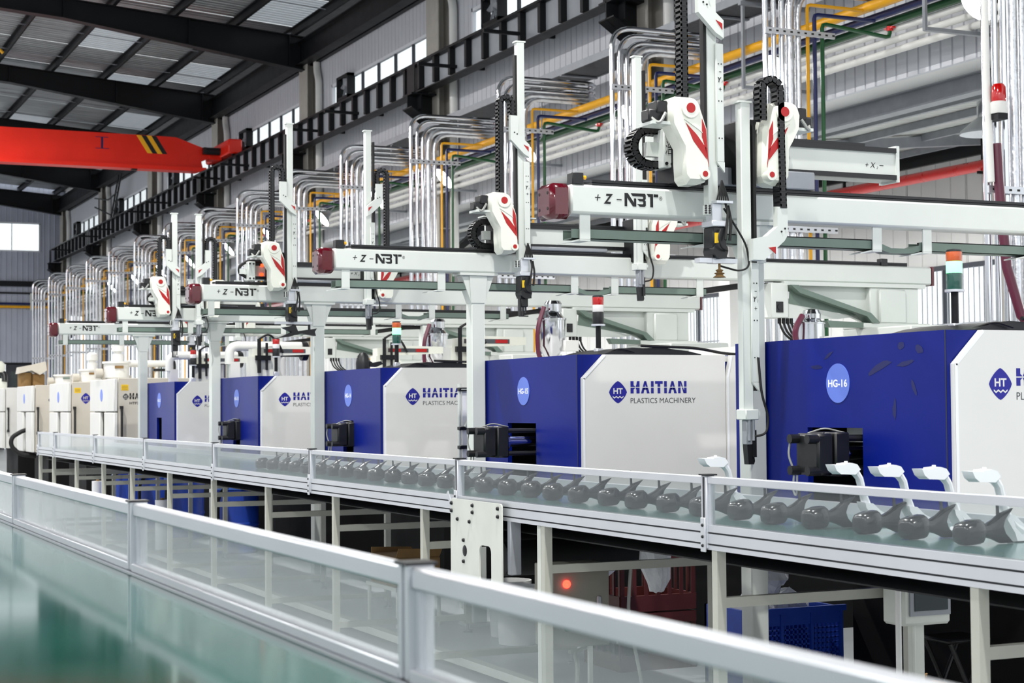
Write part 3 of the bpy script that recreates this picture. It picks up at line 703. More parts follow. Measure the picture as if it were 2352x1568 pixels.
    # energy chain
    cx0, cx1 = X(-.165), X(-.075)
    if zchain is not None:
        r_ = abs(cx1 - cx0) / 2
        if zchain[1] == 'up':                                        # loop above, short leg to the bracket on the mast
            mid = (cx0 + cx1) / 2
            pts = [(cx0, 0, zc + .2), (cx0, 0, zchain[0])] + arc(mid, zchain[0], r_, 180 if s > 0 else 0, 0 if s > 0 else 180, 0)[1:] + [(cx1, 0, zchain[0] - .1)]
            zb_ = zchain[0] - .08
            obj('energy_chain', chain_path(pts, (y - .012, y + .05)), 'black_plastic', R)
            br = obj('chain_bracket', MB().prism([(X(-.11), zb_), (X(-.05), zb_), (X(-.05), zb_ - .13), (X(.035), zb_ - .20), (X(.035), zb_ - .29), (X(-.01), zb_ - .265), (X(-.11), zb_ - .17)], 'y', y - .045, y - .018, .03), 'robot_white', R)
            obj('bracket_mark', MB().prism([(X(-.012), zb_ - .2), (X(.024), zb_ - .215), (X(.024), zb_ - .245)], 'y', y - .048, y - .045), 'robot_red', br, smooth=False)
            obj('bracket_bolt', MB().disc((X(-.08), zb_ - .12, y - .0475), 'y', .005, 8, .002).disc((X(-.06), zb_ - .13, y - .0475), 'y', .005, 8, .002), 'ink_black', br, smooth=False)
        else:                                                        # loop at the shell top, long leg hanging to a low bracket
            zt_, zl = zchain[0], zchain[2]
            pts = [(X(-.05), 0, zc + .12), (X(-.05), 0, zt_)] + arc(X(-.1), zt_, .05, 0 if s > 0 else 180, 180 if s > 0 else 0, 0)[1:] + [(X(-.152), 0, zc), (X(-.158), 0, zl)]
            obj('energy_chain', chain_path(pts, (y - .075, y - .01)), 'black_plastic', R)
            br = obj('chain_bracket', MB().prism([(X(-.125), zl), (X(-.185), zl), (X(-.185), zl - .14), (X(-.165), zl - .17), (X(-.045), zl - .27), (X(.02), zl - .27), (X(.02), zl - .165), (X(-.06), zl - .15), (X(-.125), zl - .10)], 'y', y - .07, y - .03, .03), 'robot_white', R)
            obj('bracket_mark', MB().prism([(X(-.11), zl - .2), (X(-.07), zl - .205), (X(-.11), zl - .235)][::1], 'y', y - .073, y - .07), 'robot_red', br, smooth=False)
            obj('bracket_bolt', MB().disc((X(-.165), zl - .11, y - .073), 'y', .005, 8, .002).disc((X(-.145), zl - .125, y - .073), 'y', .005, 8, .002), 'ink_black', br, smooth=False)
    # tool
    if tool == 'wrist':
        fan = MB()
        for k in range(6):
            fan.tube([(xm + .02, y - .03, zbot + .14), (xm - .005 + .011 * k, y - .035, zbot + .06), (xm - .01 + .013 * k, y - .03, zbot + .035)], .0045, 5, .03, 3)
        obj('cable_fan', fan, 'black_rubber', R)
        cb = obj('wrist_mount', MB().box(xm - .02, xm + .07, y - .05, y + .02, zbot + .028, zbot + .04).box(xm - .03, xm + .03, y - .02, y + .04, zbot - .06, zbot + .03, .004).box(xm - .045, xm + .045, y - .045, y + .055, zbot - .085, zbot - .055, .004), 'aluminium', R)
        obj('air_block', MB().box(xm - .065, xm - .04, y - .03, y + .01, zbot - .03, zbot + .02, .003), 'robot_white', cb)
        vb = MB()
        for k in range(4):
            for d in (-.07, -.05): vb.cyl((xm + d, y - .036, zbot - .02 + k * .011), (xm + d, y - .028, zbot - .02 + k * .011), .005, 7)
        obj('air_fitting', vb, 'black_plastic', cb, kind='stuff')
        obj('hanging_cable', MB().tube([(xm + .04, y - .03, zbot + .03), (xm + .045, y - .045, zbot - .02), (xm + .03, y - .05, zbot - .1), (xm + .02, y - .06, zbot - .15)], .006, 6, .03).tube([(xm + .06, y - .02, zbot + .02), (xm + .065, y - .04, zbot - .06), (xm + .055, y - .04, zbot - .15)], .007, 6, .03)
            .tube([(xm + .0, y - .05, zbot - .1), (xm - .03, y - .075, zbot - .14), (xm - .01, y - .07, zbot - .19), (xm + .03, y - .06, zbot - .2)], .005, 6, .03), 'black_rubber', R)
        wr_ = obj('wrist_unit', MB().box(xm - .038, xm + .04, y - .04, y + .05, zbot - .19, zbot - .085, .006).cyl((xm, y - .05, zbot - .2), (xm, y + .05, zbot - .2), .04, 14).box(xm - .035, xm + .045, y - .03, y + .04, zbot - .235, zbot - .2), 'black_plastic', R)
        obj('warning_label', MB().box(xm - .03, xm - .008, y - .043, y - .041, zbot - .165, zbot - .115), 'label_yellow', wr_)
        return zbot - .235
    fl_ = obj('clamp_flange', MB().box(xm - .045, xm + .03, y - .03, y + .06, zbot - .02, zbot + .03, .004).box(xm + .02, xm + .05, y - .01, y + .03, zbot + .0, zbot + .02), 'robot_white', R)
    obj('clamp_body', MB().box(xm - .03, xm + .012, y - .012, y + .035, zbot - .14, zbot - .02, .004).cyl((xm - .018, y - .015, zbot - .12), (xm - .018, y - .015, zbot - .02), .008, 8).cyl((xm + .005, y - .015, zbot - .12), (xm + .005, y - .015, zbot - .02), .008, 8), 'steel_grey', R)
    obj('clamp_jaw', MB().prism([(xm - .028, zbot - .14), (xm + .004, zbot - .14), (xm + .016, zbot - .22), (xm + .01, zbot - .235), (xm - .02, zbot - .235)], 'y', y - .01, y + .03).box(xm - .0, xm + .02, y - .02, y + .0, zbot - .2, zbot - .07), 'black_plastic', R)
    obj('clamp_cable', MB().tube([(xm + .035, y - .02, zbot + .28), (xm + .045, y - .03, zbot + .1), (xm + .085, y - .03, zbot - .01), (xm + .07, y - .03, zbot - .09), (xm + .01, y - .02, zbot - .1)], .006, 6, .05, 4), 'black_rubber', R)
    return zbot - .235
def robot(k, kx, kz, A, B, gripper, loop):
    yb = 7.27 + PITCH * k
    R = thing('gantry_robot', 'white gantry take-out robot with a burgundy beam end, %s of the row' % NUM[k], 'robot', (4.64, yb, 0), 'gantry robots above the machines')
    bm = obj('traverse_beam', MB().box(3.60, 8.48, yb - .07, yb + .07, 2.405, 2.545, .012), 'robot_white', R)
    obj('cable_trough', MB().box(3.72, 8.25, yb - .06, yb + .055, 2.544, 2.558).box(3.72, 8.25, yb - .06, yb - .05, 2.555, 2.572).box(3.72, 8.25, yb + .045, yb + .055, 2.555, 2.572), 'black_plastic', bm)
    for xs_ in (3.61, 8.0): obj('stop_block', MB().box(xs_, xs_ + .06, yb - .07, yb - .01, 2.545, 2.60, .003), 'black_plastic', bm)
    obj('limit_sensor', MB().cyl((3.67, yb - .05, 2.58), (3.69, yb - .05, 2.58), .01, 8), 'crane_yellow', bm)
    obj('end_plate', MB().box(8.48, 8.50, yb - .07, yb + .07, 2.40, 2.55), 'bumper', bm)
    yf = yb - .0715
    lettering('+', '-y', yf, 3.728, 3.758, 2.470, 2.500, 'ink_black', bm, .2)
    lettering('Z', '-y', yf, 3.775, 3.825, 2.457, 2.505, 'ink_black', bm, .3, bold=.035)
    lettering('-', '-y', yf, 3.845, 3.872, 2.477, 2.482, 'ink_black', bm)
    flat(NBT, yf, 3.888, 2.450, .185, .064, 2.9, 'ink_black', bm, 'lettering')
    lettering('®', '-y', yf, 4.078, 4.096, 2.485, 2.505, 'ink_black', bm)
    bp = obj('beam_bumper', MB().box(3.49, 3.60, yb - .085, yb + .085, 2.375, 2.545, .022), 'bumper', R, label='burgundy glossy moulded beam end')
    hb = MB()
    for dy in (-.045, .045):
        for z in (2.425, 2.5): hb.cyl((3.4885, yb + dy, z), (3.492, yb + dy, z), .008, 10)
    obj('bolt_hole', hb, 'ink_black', bp, kind='stuff')
    # cable tray hung below the beam
    for xh in (3.685, 4.37, 5.38, 5.70, 6.40):
        obj('tray_hook', MB().box(xh - .028, xh + .028, yb - .05, yb - .042, 2.285, 2.41).box(xh - .028, xh + .028, yb - .05, yb + .07, 2.278, 2.286).prism([(xh - .028, 2.278), (xh - .1, 2.265), (xh - .1, 2.271), (xh - .028, 2.286)], 'y', yb - .04, yb + .06), 'robot_white', R)
    for xa, xb in ((3.62, 5.42), (5.66, 6.46)):
        obj('cable_tray', MB().box(xa, xb, yb - .035, yb - .031, 2.288, 2.335).box(xa, xb, yb + .055, yb + .059, 2.288, 2.335).box(xa, xb, yb - .035, yb + .059, 2.288, 2.292), 'tray_grey', R)
        obj('tray_cables', MB().box(xa + .05, xb - .04, yb - .025, yb + .05, 2.293, 2.342), 'black_rubber', R)
    obj('cable_tray', MB().prism([(5.42, 2.288), (5.47, 2.275), (5.61, 2.275), (5.66, 2.288), (5.66, 2.32), (5.6, 2.30), (5.48, 2.30), (5.42, 2.32)], 'y', yb - .035, yb + .055), 'tray_grey', R)
    obj('drop_cable', MB().tube([(6.44, yb, 2.32), (6.8, yb + .02, 2.37), (7.1, yb + .03, 2.38)], .022, 8), 'black_rubber', R)
    # post
    po = obj('support_post', MB().box(4.59, 4.69, yb - .05, yb + .05, 0.02, 2.39, .006), 'robot_white', R)
    obj('gusset', MB().prism([(4.575, 2.39), (4.705, 2.39), (4.695, 2.2), (4.585, 2.2)], 'y', yb - .056, yb - .05).prism([(4.52, 2.39), (4.59, 2.39), (4.59, 2.2)], 'y', yb - .045, yb + .045).prism([(4.76, 2.39), (4.69, 2.39), (4.69, 2.2)], 'y', yb - .045, yb + .045), 'robot_white', R)
    obj('post_head', MB().box(4.50, 4.78, yb - .07, yb + .07, 2.388, 2.405), 'robot_white', R)
    obj('post_foot', MB().box(4.54, 4.74, yb - .1, yb + .1, 0.0, 0.02), 'robot_white', R)
    # pedestal above the fixed platen
    pd = obj('pedestal', MB().box(7.10, 8.40, yb - .09, yb + .09, 2.375, 2.405).box(7.88, 8.34, yb - .08, yb + .1, 2.10, 2.375, .008).box(7.95, 8.20, yb - .11, yb - .08, 2.10, 2.36, .01).box(7.78, 8.40, yb - .14, yb + .14, 2.06, 2.10, .006).prism([(7.10, 2.375), (7.9, 2.375), (7.9, 2.1)], 'y', yb - .02, yb + .02), 'robot_white', R)
    obj('pedestal_brace_and_shade', MB().prism([(7.12, 2.374), (7.19, 2.374), (7.22, 2.35), (7.84, 2.175), (7.92, 2.105), (7.85, 2.10), (7.80, 2.15), (7.2, 2.315)], 'y', yb - .15, yb - .03).prism([(7.16, 2.35), (7.8, 2.16), (7.7, 2.16), (7.15, 2.24)], 'y', yb - .075, yb - .07), 'tray_grey', R)  # brace, plus a thin grey sheet that paints the shade below it
    obj('platen_stand', MB().box(7.78, 8.40, yb - .7, yb + .14, 1.82, 2.06, .01), 'robot_white', R)
    bx = obj('control_box', MB().box(6.98, 7.13, yb - .1, yb + .06, 2.13, 2.39, .006).prism([(7.13, 2.28), (7.72, 2.145), (7.6, 2.13), (7.13, 2.13)], 'y', yb - .07, yb - .06), 'robot_white', R)
    obj('cooling_fan', MB().box(7.02, 7.08, yb - .106, yb - .1, 2.17, 2.25).cyl((7.05, yb - .11, 2.21), (7.05, yb - .106, 2.21), .022, 12), 'black_plastic', bx)
    pc = MB()
    for i in range(4):
        x = 7.08 + i * .035; pc.cyl((x, yb - .05, 2.13), (x, yb - .05, 2.09), .014, 7).tube([(x, yb - .05, 2.1), (x + .02, yb - .07, 2.02), (x + .12, yb - .06, 1.95), (7.5 + .05 * i, yb - .02, 1.92), (7.8, yb, 1.9)], .009, 5, .06, 3)
    obj('control_cable', pc, 'black_rubber', R)
    lv = MB().prism([(7.45, 2.115), (7.86, 2.10), (7.8, 2.065), (7.48, 2.065)], 'y', yb - .13, yb - .06)
    obj('vent_louvre', lv, 'tray_grey', R)
    # kick beam above the trough
    x0, x1 = kx; z0, z1 = kz
    kb = obj('kick_beam', MB().box(x0, x1, yb + .03, yb + .16, z0, z1, .004).box(x1 - .01, x1 + .012, yb + .02, yb + .17, z0 - .01, z1 + .012), 'robot_white', R)
    obj('linear_rail', MB().box(x0, x1 - .01, yb + .015, yb + .03, z1 - .026, z1 - .002).box(x0, x1 - .01, yb + .015, yb + .03, z0 + .002, z0 + .026), 'black_plastic', kb)
    obj('rail_cover', MB().box(x0 + .05, x1 - .2, yb + .03, yb + .15, z1 + .001, z1 + .016), 'black_plastic', kb)
    zt = z0 + .06
    lettering('+ X', '-y', yb + .0285, x1 - .20, x1 - .135, zt, zt + .028, 'ink_black', kb, .25)
    lettering('2', '-y', yb + .0285, x1 - .13, x1 - .12, zt - .004, zt + .008, 'ink_black', kb, .25)
    lettering('-', '-y', yb + .0285, x1 - .11, x1 - .085, zt + .012, zt + .016, 'ink_black', kb)
    obj('end_knob', MB().cyl((x1 + .01, yb + .09, z0 + .09), (x1 + .05, yb + .09, z0 + .09), .022, 10, .012), 'robot_shell', kb)
    obj('beam_carriage', MB().box(x0 + .25, x0 + .85, yb - .08, yb + .15, 2.574, z0, .006), 'steel_grey', R)
    # end plate with the painted character and the horizontal chain loop
    ep = obj('end_frame', MB().box(x0 - .03, x0 + .03, yb - .085, yb + .02, z0 - .02, z1 - .0, .004).box(x0 - .09, x0 - .03, yb - .03, yb + .01, z0 + .04, z1 - .06), 'robot_white', R)
    eb = MB()
    for z in (z0 + .0, z1 - .02):
        for d in (-.018, .014): eb.cyl((x0 + d, yb - .093, z), (x0 + d, yb - .085, z), .008, 8)
    obj('bolt_head', eb, 'black_plastic', ep, kind='stuff')
    if k < 2: lettering('浩', '-y', yb - .0865, x0 - .022, x0 + .018, z0 + .045, z0 + .11, 'ink_black', ep, .15)
    if loop:
        cz = (z0 + z1) / 2; r_ = .085
        pts = [(x0 + .2, 0, cz + r_)] + [(x0 - .06, 0, cz + r_)] + arc(x0 - .075, cz, r_, 90, 270, 0)[1:] + [(x0 - .025, 0, cz - r_)]
        mb = chain_path(pts, (yb - .03, yb + .05), .02, .02)
        obj('energy_chain', mb, 'black_plastic', R)
        obj('chain_shelf', MB().box(x0 - .1, x0 + .3, yb - .06, yb + .04, cz + r_ + .028, cz + r_ + .036), 'robot_white', R)
    else:
        obj('end_cable', MB().tube([(x0 + .3, yb, z1 + .02), (x0 - .02, yb, z1 + .01), (x0 - .09, yb, z1 - .04), (x0 - .09, yb, z0 + .05), (x0 - .02, yb, z0 + .01)], .014, 7, .06), 'black_rubber', R)
    pips = MB()
    for dx, dz in ((.10, .03), (.105, .11)): pips.box(x0 + dx, x0 + dx + .03, yb + .005, yb + .028, z0 + dz, z0 + dz + .025, .005)
    obj('status_lamp', pips, 'lens_pip', R)
    zt_ = arm(R, *A); arm(R, *B)
    xa, yy = A[0], yb - .24
    if gripper == 'cup':
        gb = obj('gripper_bar', MB().box(xa - .10, xa + .11, yy - .02, yy + .03, zt_ - .022, zt_ - .0).box(xa - .03, xa + .02, yy - .025, yy + .035, zt_ - .024, zt_ + .002), 'aluminium', R)
        obj('suction_cup', MB().lathe([(.006, 0), (.006, -.03), (.02, -.035), (.012, -.045), (.026, -.05), (.016, -.058), (.032, -.07)], (xa + .02, yy, zt_ - .02), 14), 'carton', gb)
        obj('cup_hose', MB().tube([(xa + .025, yy, zt_ - .035), (xa + .12, yy - .02, zt_ - .06), (xa + .17, yy - .03, zt_ - .04), (xa + .16, yy - .03, zt_ + .06), (xa + .10, yy - .02, zt_ + .16), (xa + .03, yy - .03, zt_ + .24)], .005, 6, .06, 5), 'black_rubber', gb)
    elif gripper == 'fork':
        gb = obj('gripper_fork', MB().box(xa - .03, xa + .02, yy - .03, yy + .03, zt_ - .06, zt_, .004).box(xa - .035, xa - .025, yy - .02, yy + .02, zt_ - .12, zt_).box(xa - .01, xa - .004, yy - .01, yy + .01, zt_ - .12, zt_ - .05).box(xa + .01, xa + .016, yy - .01, yy + .01, zt_ - .1, zt_).box(xa - .035, xa + .03, yy - .01, yy + .01, zt_ - .125, zt_ - .117), 'black_plastic', R)
    elif gripper == 'part':
        gb = obj('gripper_bar', MB().box(xa - .14, xa + .18, yy - .02, yy + .03, zt_ - .022, zt_), 'aluminium', R)
        obj('held_moulding', MB().prism([(xa - .08, zt_ - .05), (xa + .03, zt_ - .03), (xa + .05, zt_ - .08), (xa + .20, zt_ - .06), (xa + .22, zt_ - .055), (xa + .2, zt_ - .085), (xa + .21, zt_ - .12), (xa + .08, zt_ - .1), (xa - .03, zt_ - .13), (xa - .12, zt_ - .14), (xa + .0, zt_ - .09)], 'y', yy - .03, yy + .04), 'black_plastic', gb)
        obj('grip_post', MB().box(xa + .005, xa + .025, yy, yy + .01, zt_ - .06, zt_ - .02).box(xa + .15, xa + .17, yy, yy + .01, zt_ - .07, zt_ - .02), 'black_plastic', gb)
    return R
y_ = lambda k: 7.27 + PITCH * k
#                 xm    yb     zbot  ztop  zc   side idx plate        chain            tool
robot(0, (4.13, 5.57), (2.665, 2.835),
      (4.29, y_(0), 2.43, 4.10, 2.745, 1, 1, (2.66, 3.235), (3.62, 'up'), 'wrist'),
      (4.475, y_(0), 1.44, 2.97, 2.76, -1, 2, (1.60, 2.18), (3.02, 'down', 2.455), 'clamp'), 'cup', True)
robot(1, (4.78, 6.02), (2.60, 2.76),
      (4.895, y_(1), 2.46, 3.99, 2.725, 1, 1, (2.60, 3.16), (3.55, 'up'), 'wrist'),
      (5.81, y_(1), 2.46, 3.96, 2.69, -1, 2, (2.58, 3.08), None, 'clamp'), 'fork', True)
robot(2, (4.03, 5.16), (2.60, 2.745),
      (4.33, y_(2), 2.46, 3.93, 2.69, 1, 1, (2.60, 3.16), (3.50, 'up'), 'wrist'),
      (5.04, y_(2), 2.40, 3.91, 2.62, -1, 2, (2.62, 3.10), (3.52, 'up'), 'clamp'), 'part', False)
robot(3, (4.02, 5.1), (2.57, 2.71),
      (4.165, y_(3), 2.38, 3.52, 2.64, 1, 1, (2.55, 2.95), (3.22, 'up'), 'wrist'),
      (4.42, y_(3), 2.38, 3.52, 2.62, -1, 2, (2.55, 2.95), (3.22, 'up'), 'clamp'), 'fork', False)
robot(4, (4.3, 5.4), (2.57, 2.71),
      (5.2, y_(4), 2.36, 3.1, 2.62, 1, 1, (2.5, 2.9), (2.95, 'up'), 'wrist'),
      (5.8, y_(4), 2.36, 3.1, 2.62, -1, 2, (2.5, 2.9), None, 'clamp'), 'fork', False)
# ================================================================== MOULDING MACHINES
XM = 4.70
def slit(polys, s=.035, c=.5):
    """Cut letter outlines (rectangles / convex pieces) by a horizontal stencil gap."""
    out = []
    def clip(q, z, keep_above):
        r = []; n = len(q)
        for i in range(n):
            a, b = q[i], q[(i + 1) % n]; ia = (a[1] >= z) == keep_above; ib = (b[1] >= z) == keep_above
            if ia: r.append(a)
            if ia != ib:
                t = (z - a[1]) / (b[1] - a[1]); r.append((a[0] + (b[0] - a[0]) * t, z))
        return r
    for q in polys:
        for r in (clip(q, c + s, True), clip(q, c - s, False)):
            if len(r) >= 3: out.append(r)
    return out
def letters():
    P = []; x = 0
    def put(qs, w):
        nonlocal x
        P.extend([[(x + a, b) for a, b in q] for q in qs]); x += w + .13
    A = ([[(0, 0), (.24, 0), (.50, 1), (.32, 1)], [(.40, .82), (.50, 1), (.82, 0), (.56, 0)], [(.2, .30), (.62, .30), (.56, .46), (.26, .46)]], .82)
    I = ([[(0, 0), (.26, 0), (.26, 1), (0, 1)]], .26)
    put([[(0, 0), (.30, 0), (.30, .32), (.46, .46), (.46, .54), (.30, .68), (.30, 1), (0, 1)], [(.56, 0), (.86, 0), (.86, 1), (.62, 1), (.56, .7), (.5, .6), (.5, .4), (.56, .3)]], .86)
    put(*A); put(*I)
    put([[(0, .78), (.74, .78), (.74, 1), (0, 1)], [(.24, 0), (.50, 0), (.50, .78), (.24, .78)]], .74)
    put(*I); put(*A)
    put([[(0, 0), (.24, 0), (.24, 1), (0, 1)], [(.18, 1), (.30, 1), (.66, 0), (.52, 0)], [(.58, 0), (.82, 0), (.82, 1), (.58, 1)]], .82)
    return slit(P), x - .13
LET, LETW = letters()
def emblem(parent, y, x0, z0, w, h, m, wm):
    """Rounded diamond with HT and a wave."""
    q = []
    for k in range(32):
        a = 2 * math.pi * k / 32; c_, s_ = math.cos(a), math.sin(a); p = 1.32
        r = 1 / ((abs(c_) ** p + abs(s_) ** p) ** (1 / p)); q.append((x0 + w / 2 + r * c_ * w / 2, z0 + h / 2 + r * s_ * h / 2))
    e = obj('emblem', MB().add([(a, y, b) for a, b in q], [tuple(range(32))]), m, parent, smooth=False)
    lettering('HT', '-y', y - .0008, x0 + w * .24, x0 + w * .76, z0 + h * .42, z0 + h * .68, wm, e, bold=.03)
    top = [(x0 + w * (.20 + .1 * i), z0 + h * (.335 if i % 2 == 0 else .27)) for i in range(7)]
    mb = MB()
    for (a, b), (c_, d) in zip(top, top[1:]): mb.add([(a, y - .0008, b), (c_, y - .0008, d), (c_, y - .0008, d - h * .055), (a, y - .0008, b - h * .055)], [(0, 1, 2, 3)])
    obj('wave', mb, wm, e, smooth=False)
    return e
def badge(parent, y, z, r, text, m, x=XM):
    mb = MB().disc((y, z, x - .003), 'x', r, 36, .003)
    b_ = obj('number_badge', mb, m, parent, smooth=False)
    if text: lettering(text, '-x', x - .0036, y + r * .82, y - r * .82, z - r * .2, z + r * .2, 'ink_white', b_, bold=.03)
    return b_
POS = ['nearest', 'second nearest', 'third nearest', 'fourth nearest', 'fifth nearest']
def blue_machine(k, no):
    y0 = 5.84 + PITCH * k; y1 = y0 + 1.68; ZT = 1.806
    Mc = thing('moulding_machine', 'blue and white injection moulding machine with the round HG-%d badge' % no, 'machine', (6.8, y0 + .84, 0), 'injection moulding machines in a row')
    ha, hb_, hz = y0 + .60, y0 + 1.04, 1.382
    if k >= 2: ha, hb_ = y0 + .66, y0 + .92
    # end cover with the clamp hatch
    q = [(y0, .8), (ha, .8), (ha, hz), (hb_, hz), (hb_, .8), (y1, .8), (y1, ZT), (y0, ZT)]
    ec = MB().prism(q, 'x', XM, XM + .03).box(XM + .03, 5.9, y0 + .004, y0 + .03, .8, ZT).box(XM + .03, 5.9, y1 - .03, y1 - .002, .8, ZT).box(XM + .03, 5.72, y0 + .03, y1 - .03, ZT - .03, ZT - .002)
    cov = obj('end_cover', ec, 'blue_paint', Mc)
    obj('cover_seam', MB().box(XM - .0015, XM + .02, y0 + .002, y0 + .008, .8, ZT), 'groove', cov)
    # hatch interior
    obj('hatch_box', MB().box(XM + .03, XM + .5, ha - .1, hb_ + .1, .8, .82).box(XM + .5, XM + .52, ha - .2, hb_ + .2, .8, 1.5).box(XM + .03, XM + .5, ha - .12, ha - .1, .8, 1.5).box(XM + .03, XM + .5, hb_ + .1, hb_ + .12, .8, 1.5), 'steel_dark', Mc)
    obj('hatch_plate', MB().box(XM + .2, XM + .22, ha + .02, hb_ - .04, 1.31, 1.44), 'machine_white', Mc)
    if k != 4:
        yc = y0 + (.70 if k == 0 else .70 if k == 1 else .74); xb = 4.46 if k == 0 else (4.34 if k == 1 else 4.56)
        cl = obj('clamp_block', MB().box(xb, xb + .09, yc - .09, yc + .09, 1.17, 1.36, .012).box(xb + .09, xb + .17, yc - .10, yc + .10, 1.165, 1.365, .008), 'black_plastic', Mc)
        nb = MB()
        for dy in (-.07, .07):
            for z in (1.19, 1.335): nb.cyl((xb - .045, yc + dy, z), (xb + .02, yc + dy, z), .022, 10).cyl((xb + .17, yc + dy, z), (5.1, yc + dy, z), .014, 8)
        obj('tie_nut', nb, 'black_plastic', cl)
        obj('ram', MB().cyl((xb + .19, yc, 1.265), (5.15, yc, 1.265), .034, 14).cyl((xb + .165, yc, 1.265), (xb + .2, yc, 1.265), .06, 8), 'chrome', cl)
        obj('lubrication_line', MB().tube([(xb - .03, yc + .08, 1.34), (xb - .04, yc + .09, 1.26), (xb - .02, yc + .08, 1.2)], .005, 6, .03).tube([(xb + .05, yc + .06, 1.36), (xb + .1, yc, 1.385), (xb + .2, yc - .02, 1.36)], .004, 6, .03)
            .tube([(xb - .02, yc + .07, 1.19), (xb - .03, yc + .07, 1.10), (xb - .02, yc + .06, 1.07), (xb - .01, yc + .065, 1.1), (xb - .005, yc + .07, 1.18)], .005, 6, .02), 'cable_grey', cl)
        obj('hydraulic_hose', MB().tube([(4.95, hb_ - .02, .85), (4.85, (ha + hb_) / 2 + .08, 1.06), (4.82, ha + .06, 1.12), (4.95, ha - .02, 1.1)], .035, 8, .15, 5).tube([(4.95, hb_ - .1, .82), (4.86, (ha + hb_) / 2 - .02, .95), (4.85, ha + .03, 1.02), (4.95, ha - .05, 1.0)], .03, 8, .15, 5), 'black_rubber', Mc)
    # white side panels with a raised rim
    def panel(name, xa, xb, ch, y):
        q = [(xa, .8), (xa, ZT - ch[1]), (xa + ch[0], ZT), (xb, ZT), (xb, .8)]
        p_ = obj(name, MB().prism(q, 'y', y - .03, y), 'machine_white', Mc)
        rim = MB()
        for a, b in ((q[0], q[1]), (q[1], q[2])):
            d = Vector((b[0] - a[0], b[1] - a[1])).normalized(); n = (d.y * .012, -d.x * .012)
            rim.prism([a, b, (b[0] + n[0], b[1] + n[1]), (a[0] + n[0], a[1] + n[1])], 'y', y - .034, y - .029)
        obj('panel_rim', rim, 'ink_white', p_)
        return p_
    sp = panel('side_panel', XM + .02, 5.735, (.15, .145), y0)
    s2 = panel('door_panel', 5.74, 7.3, (.03, .14), y0 - .012)
    yf = y0 - .0308
    emblem(sp, yf, 4.90, 1.505, .125, .138, 'logo_blue', 'machine_white')
    mb = MB()
    for q in LET: mb.add([(5.05 + a / LETW * .40, yf, 1.566 + b * .076) for a, b in q], [tuple(range(len(q)))])
    obj('lettering', mb, 'logo_blue', sp, smooth=False)
    lettering('PLASTICS MACHINERY', '-y', yf, 5.05, 5.515, 1.505, 1.538, 'ink_grey', sp)
    badge(Mc, y0 + .785, 1.59, .092, 'HG-%d' % no, 'badge_blue')
    obj('injection_housing', MB().box(7.34, 9.2, y0 + .1, y1 - .1, .8, 1.35, .02).box(7.3, 7.36, y0, y1, .8, 1.7, .01), 'machine_white', Mc)
    obj('top_cover', MB().box(5.72, 7.3, y0, y1 - .03, ZT - .04, ZT - .005), 'machine_white', Mc)
    obj('far_panel', MB().box(5.9, 7.3, y1 - .02, y1, .8, ZT), 'machine_white', Mc)
    b_ = MB().box(5.3, 9.2, y0 + .15, y1 - .15, .0, .8)
    obj('machine_base', b_, 'base_black', Mc)
    if k in (1, 2, 0):
        mb = MB(); xs = [4.95 + .1 * i for i in range(8)]
        hts = [.01, .035, .05, .045, .055, .04, .03, .01]
        mb.prism([(x, ZT - .002) for x in xs] + [(x, ZT + h) for x, h in zip(xs[::-1], hts[::-1])], 'y', y0 + .12, y0 + .75)
        obj('cover_tarp', mb, 'black_plastic', Mc)
        obj('top_duct', MB().prism([(5.9, ZT - .005), (5.9, ZT + .06), (6.2, ZT + .08), (6.28, ZT + .07), (6.28, ZT - .005)], 'y', y0 + .4, y0 + .7), 'machine_white', Mc)
        obj('duct_mouth', MB().box(6.281, 6.29, y0 + .42, y0 + .6, ZT + .0, ZT + .06), 'black_rubber', Mc)
        obj('top_cable', MB().tube([(5.2, y0 + .1, ZT + .06), (5.6, y0 + .1, ZT + .05), (5.85, y0 + .12, ZT + .01), (6.2, y0 + .2, ZT + .02)], .01, 6, .1).tube([(4.98, y0 + .2, ZT + .01), (5.05, y0 + .1, ZT + .045), (5.15, y0 + .1, ZT + .02)], .005, 6, .04), 'black_rubber', Mc)
    if k == 0:
        sm = MB()
        random.seed(3)
        for cy_, cz_, sy_, sz_ in ((6.30, 1.66, .10, .018), (6.12, 1.67, .06, .012), (6.8, 1.67, .05, .01), (6.02, 1.73, .03, .02), (6.15, 1.75, .025, .016), (6.06, 1.56, .012, .04), (6.20, 1.47, .014, .05), (6.7, 1.72, .04, .008)):
            ang = random.uniform(-.5, .2)
            q = []
            for t in range(10):
                a = 2 * math.pi * t / 10; rr = random.uniform(.7, 1.15); u, v = math.cos(a) * sy_ * rr, math.sin(a) * sz_ * rr
                q.append((cy_ + u * math.cos(ang) - v * math.sin(ang), cz_ + u * math.sin(ang) + v * math.cos(ang)))
            obj('scuff_mark', MB().add([(XM - .001, a, b) for a, b in q], [tuple(range(10))]), 'scuff_blue' if 'scuff_blue' in MAT else mat('scuff_blue', (2, 14, 84), .3, var=0), cov, smooth=False)
    return Mc
for k, no in enumerate((16, 15, 14, 13, 12)): blue_machine(k, no)
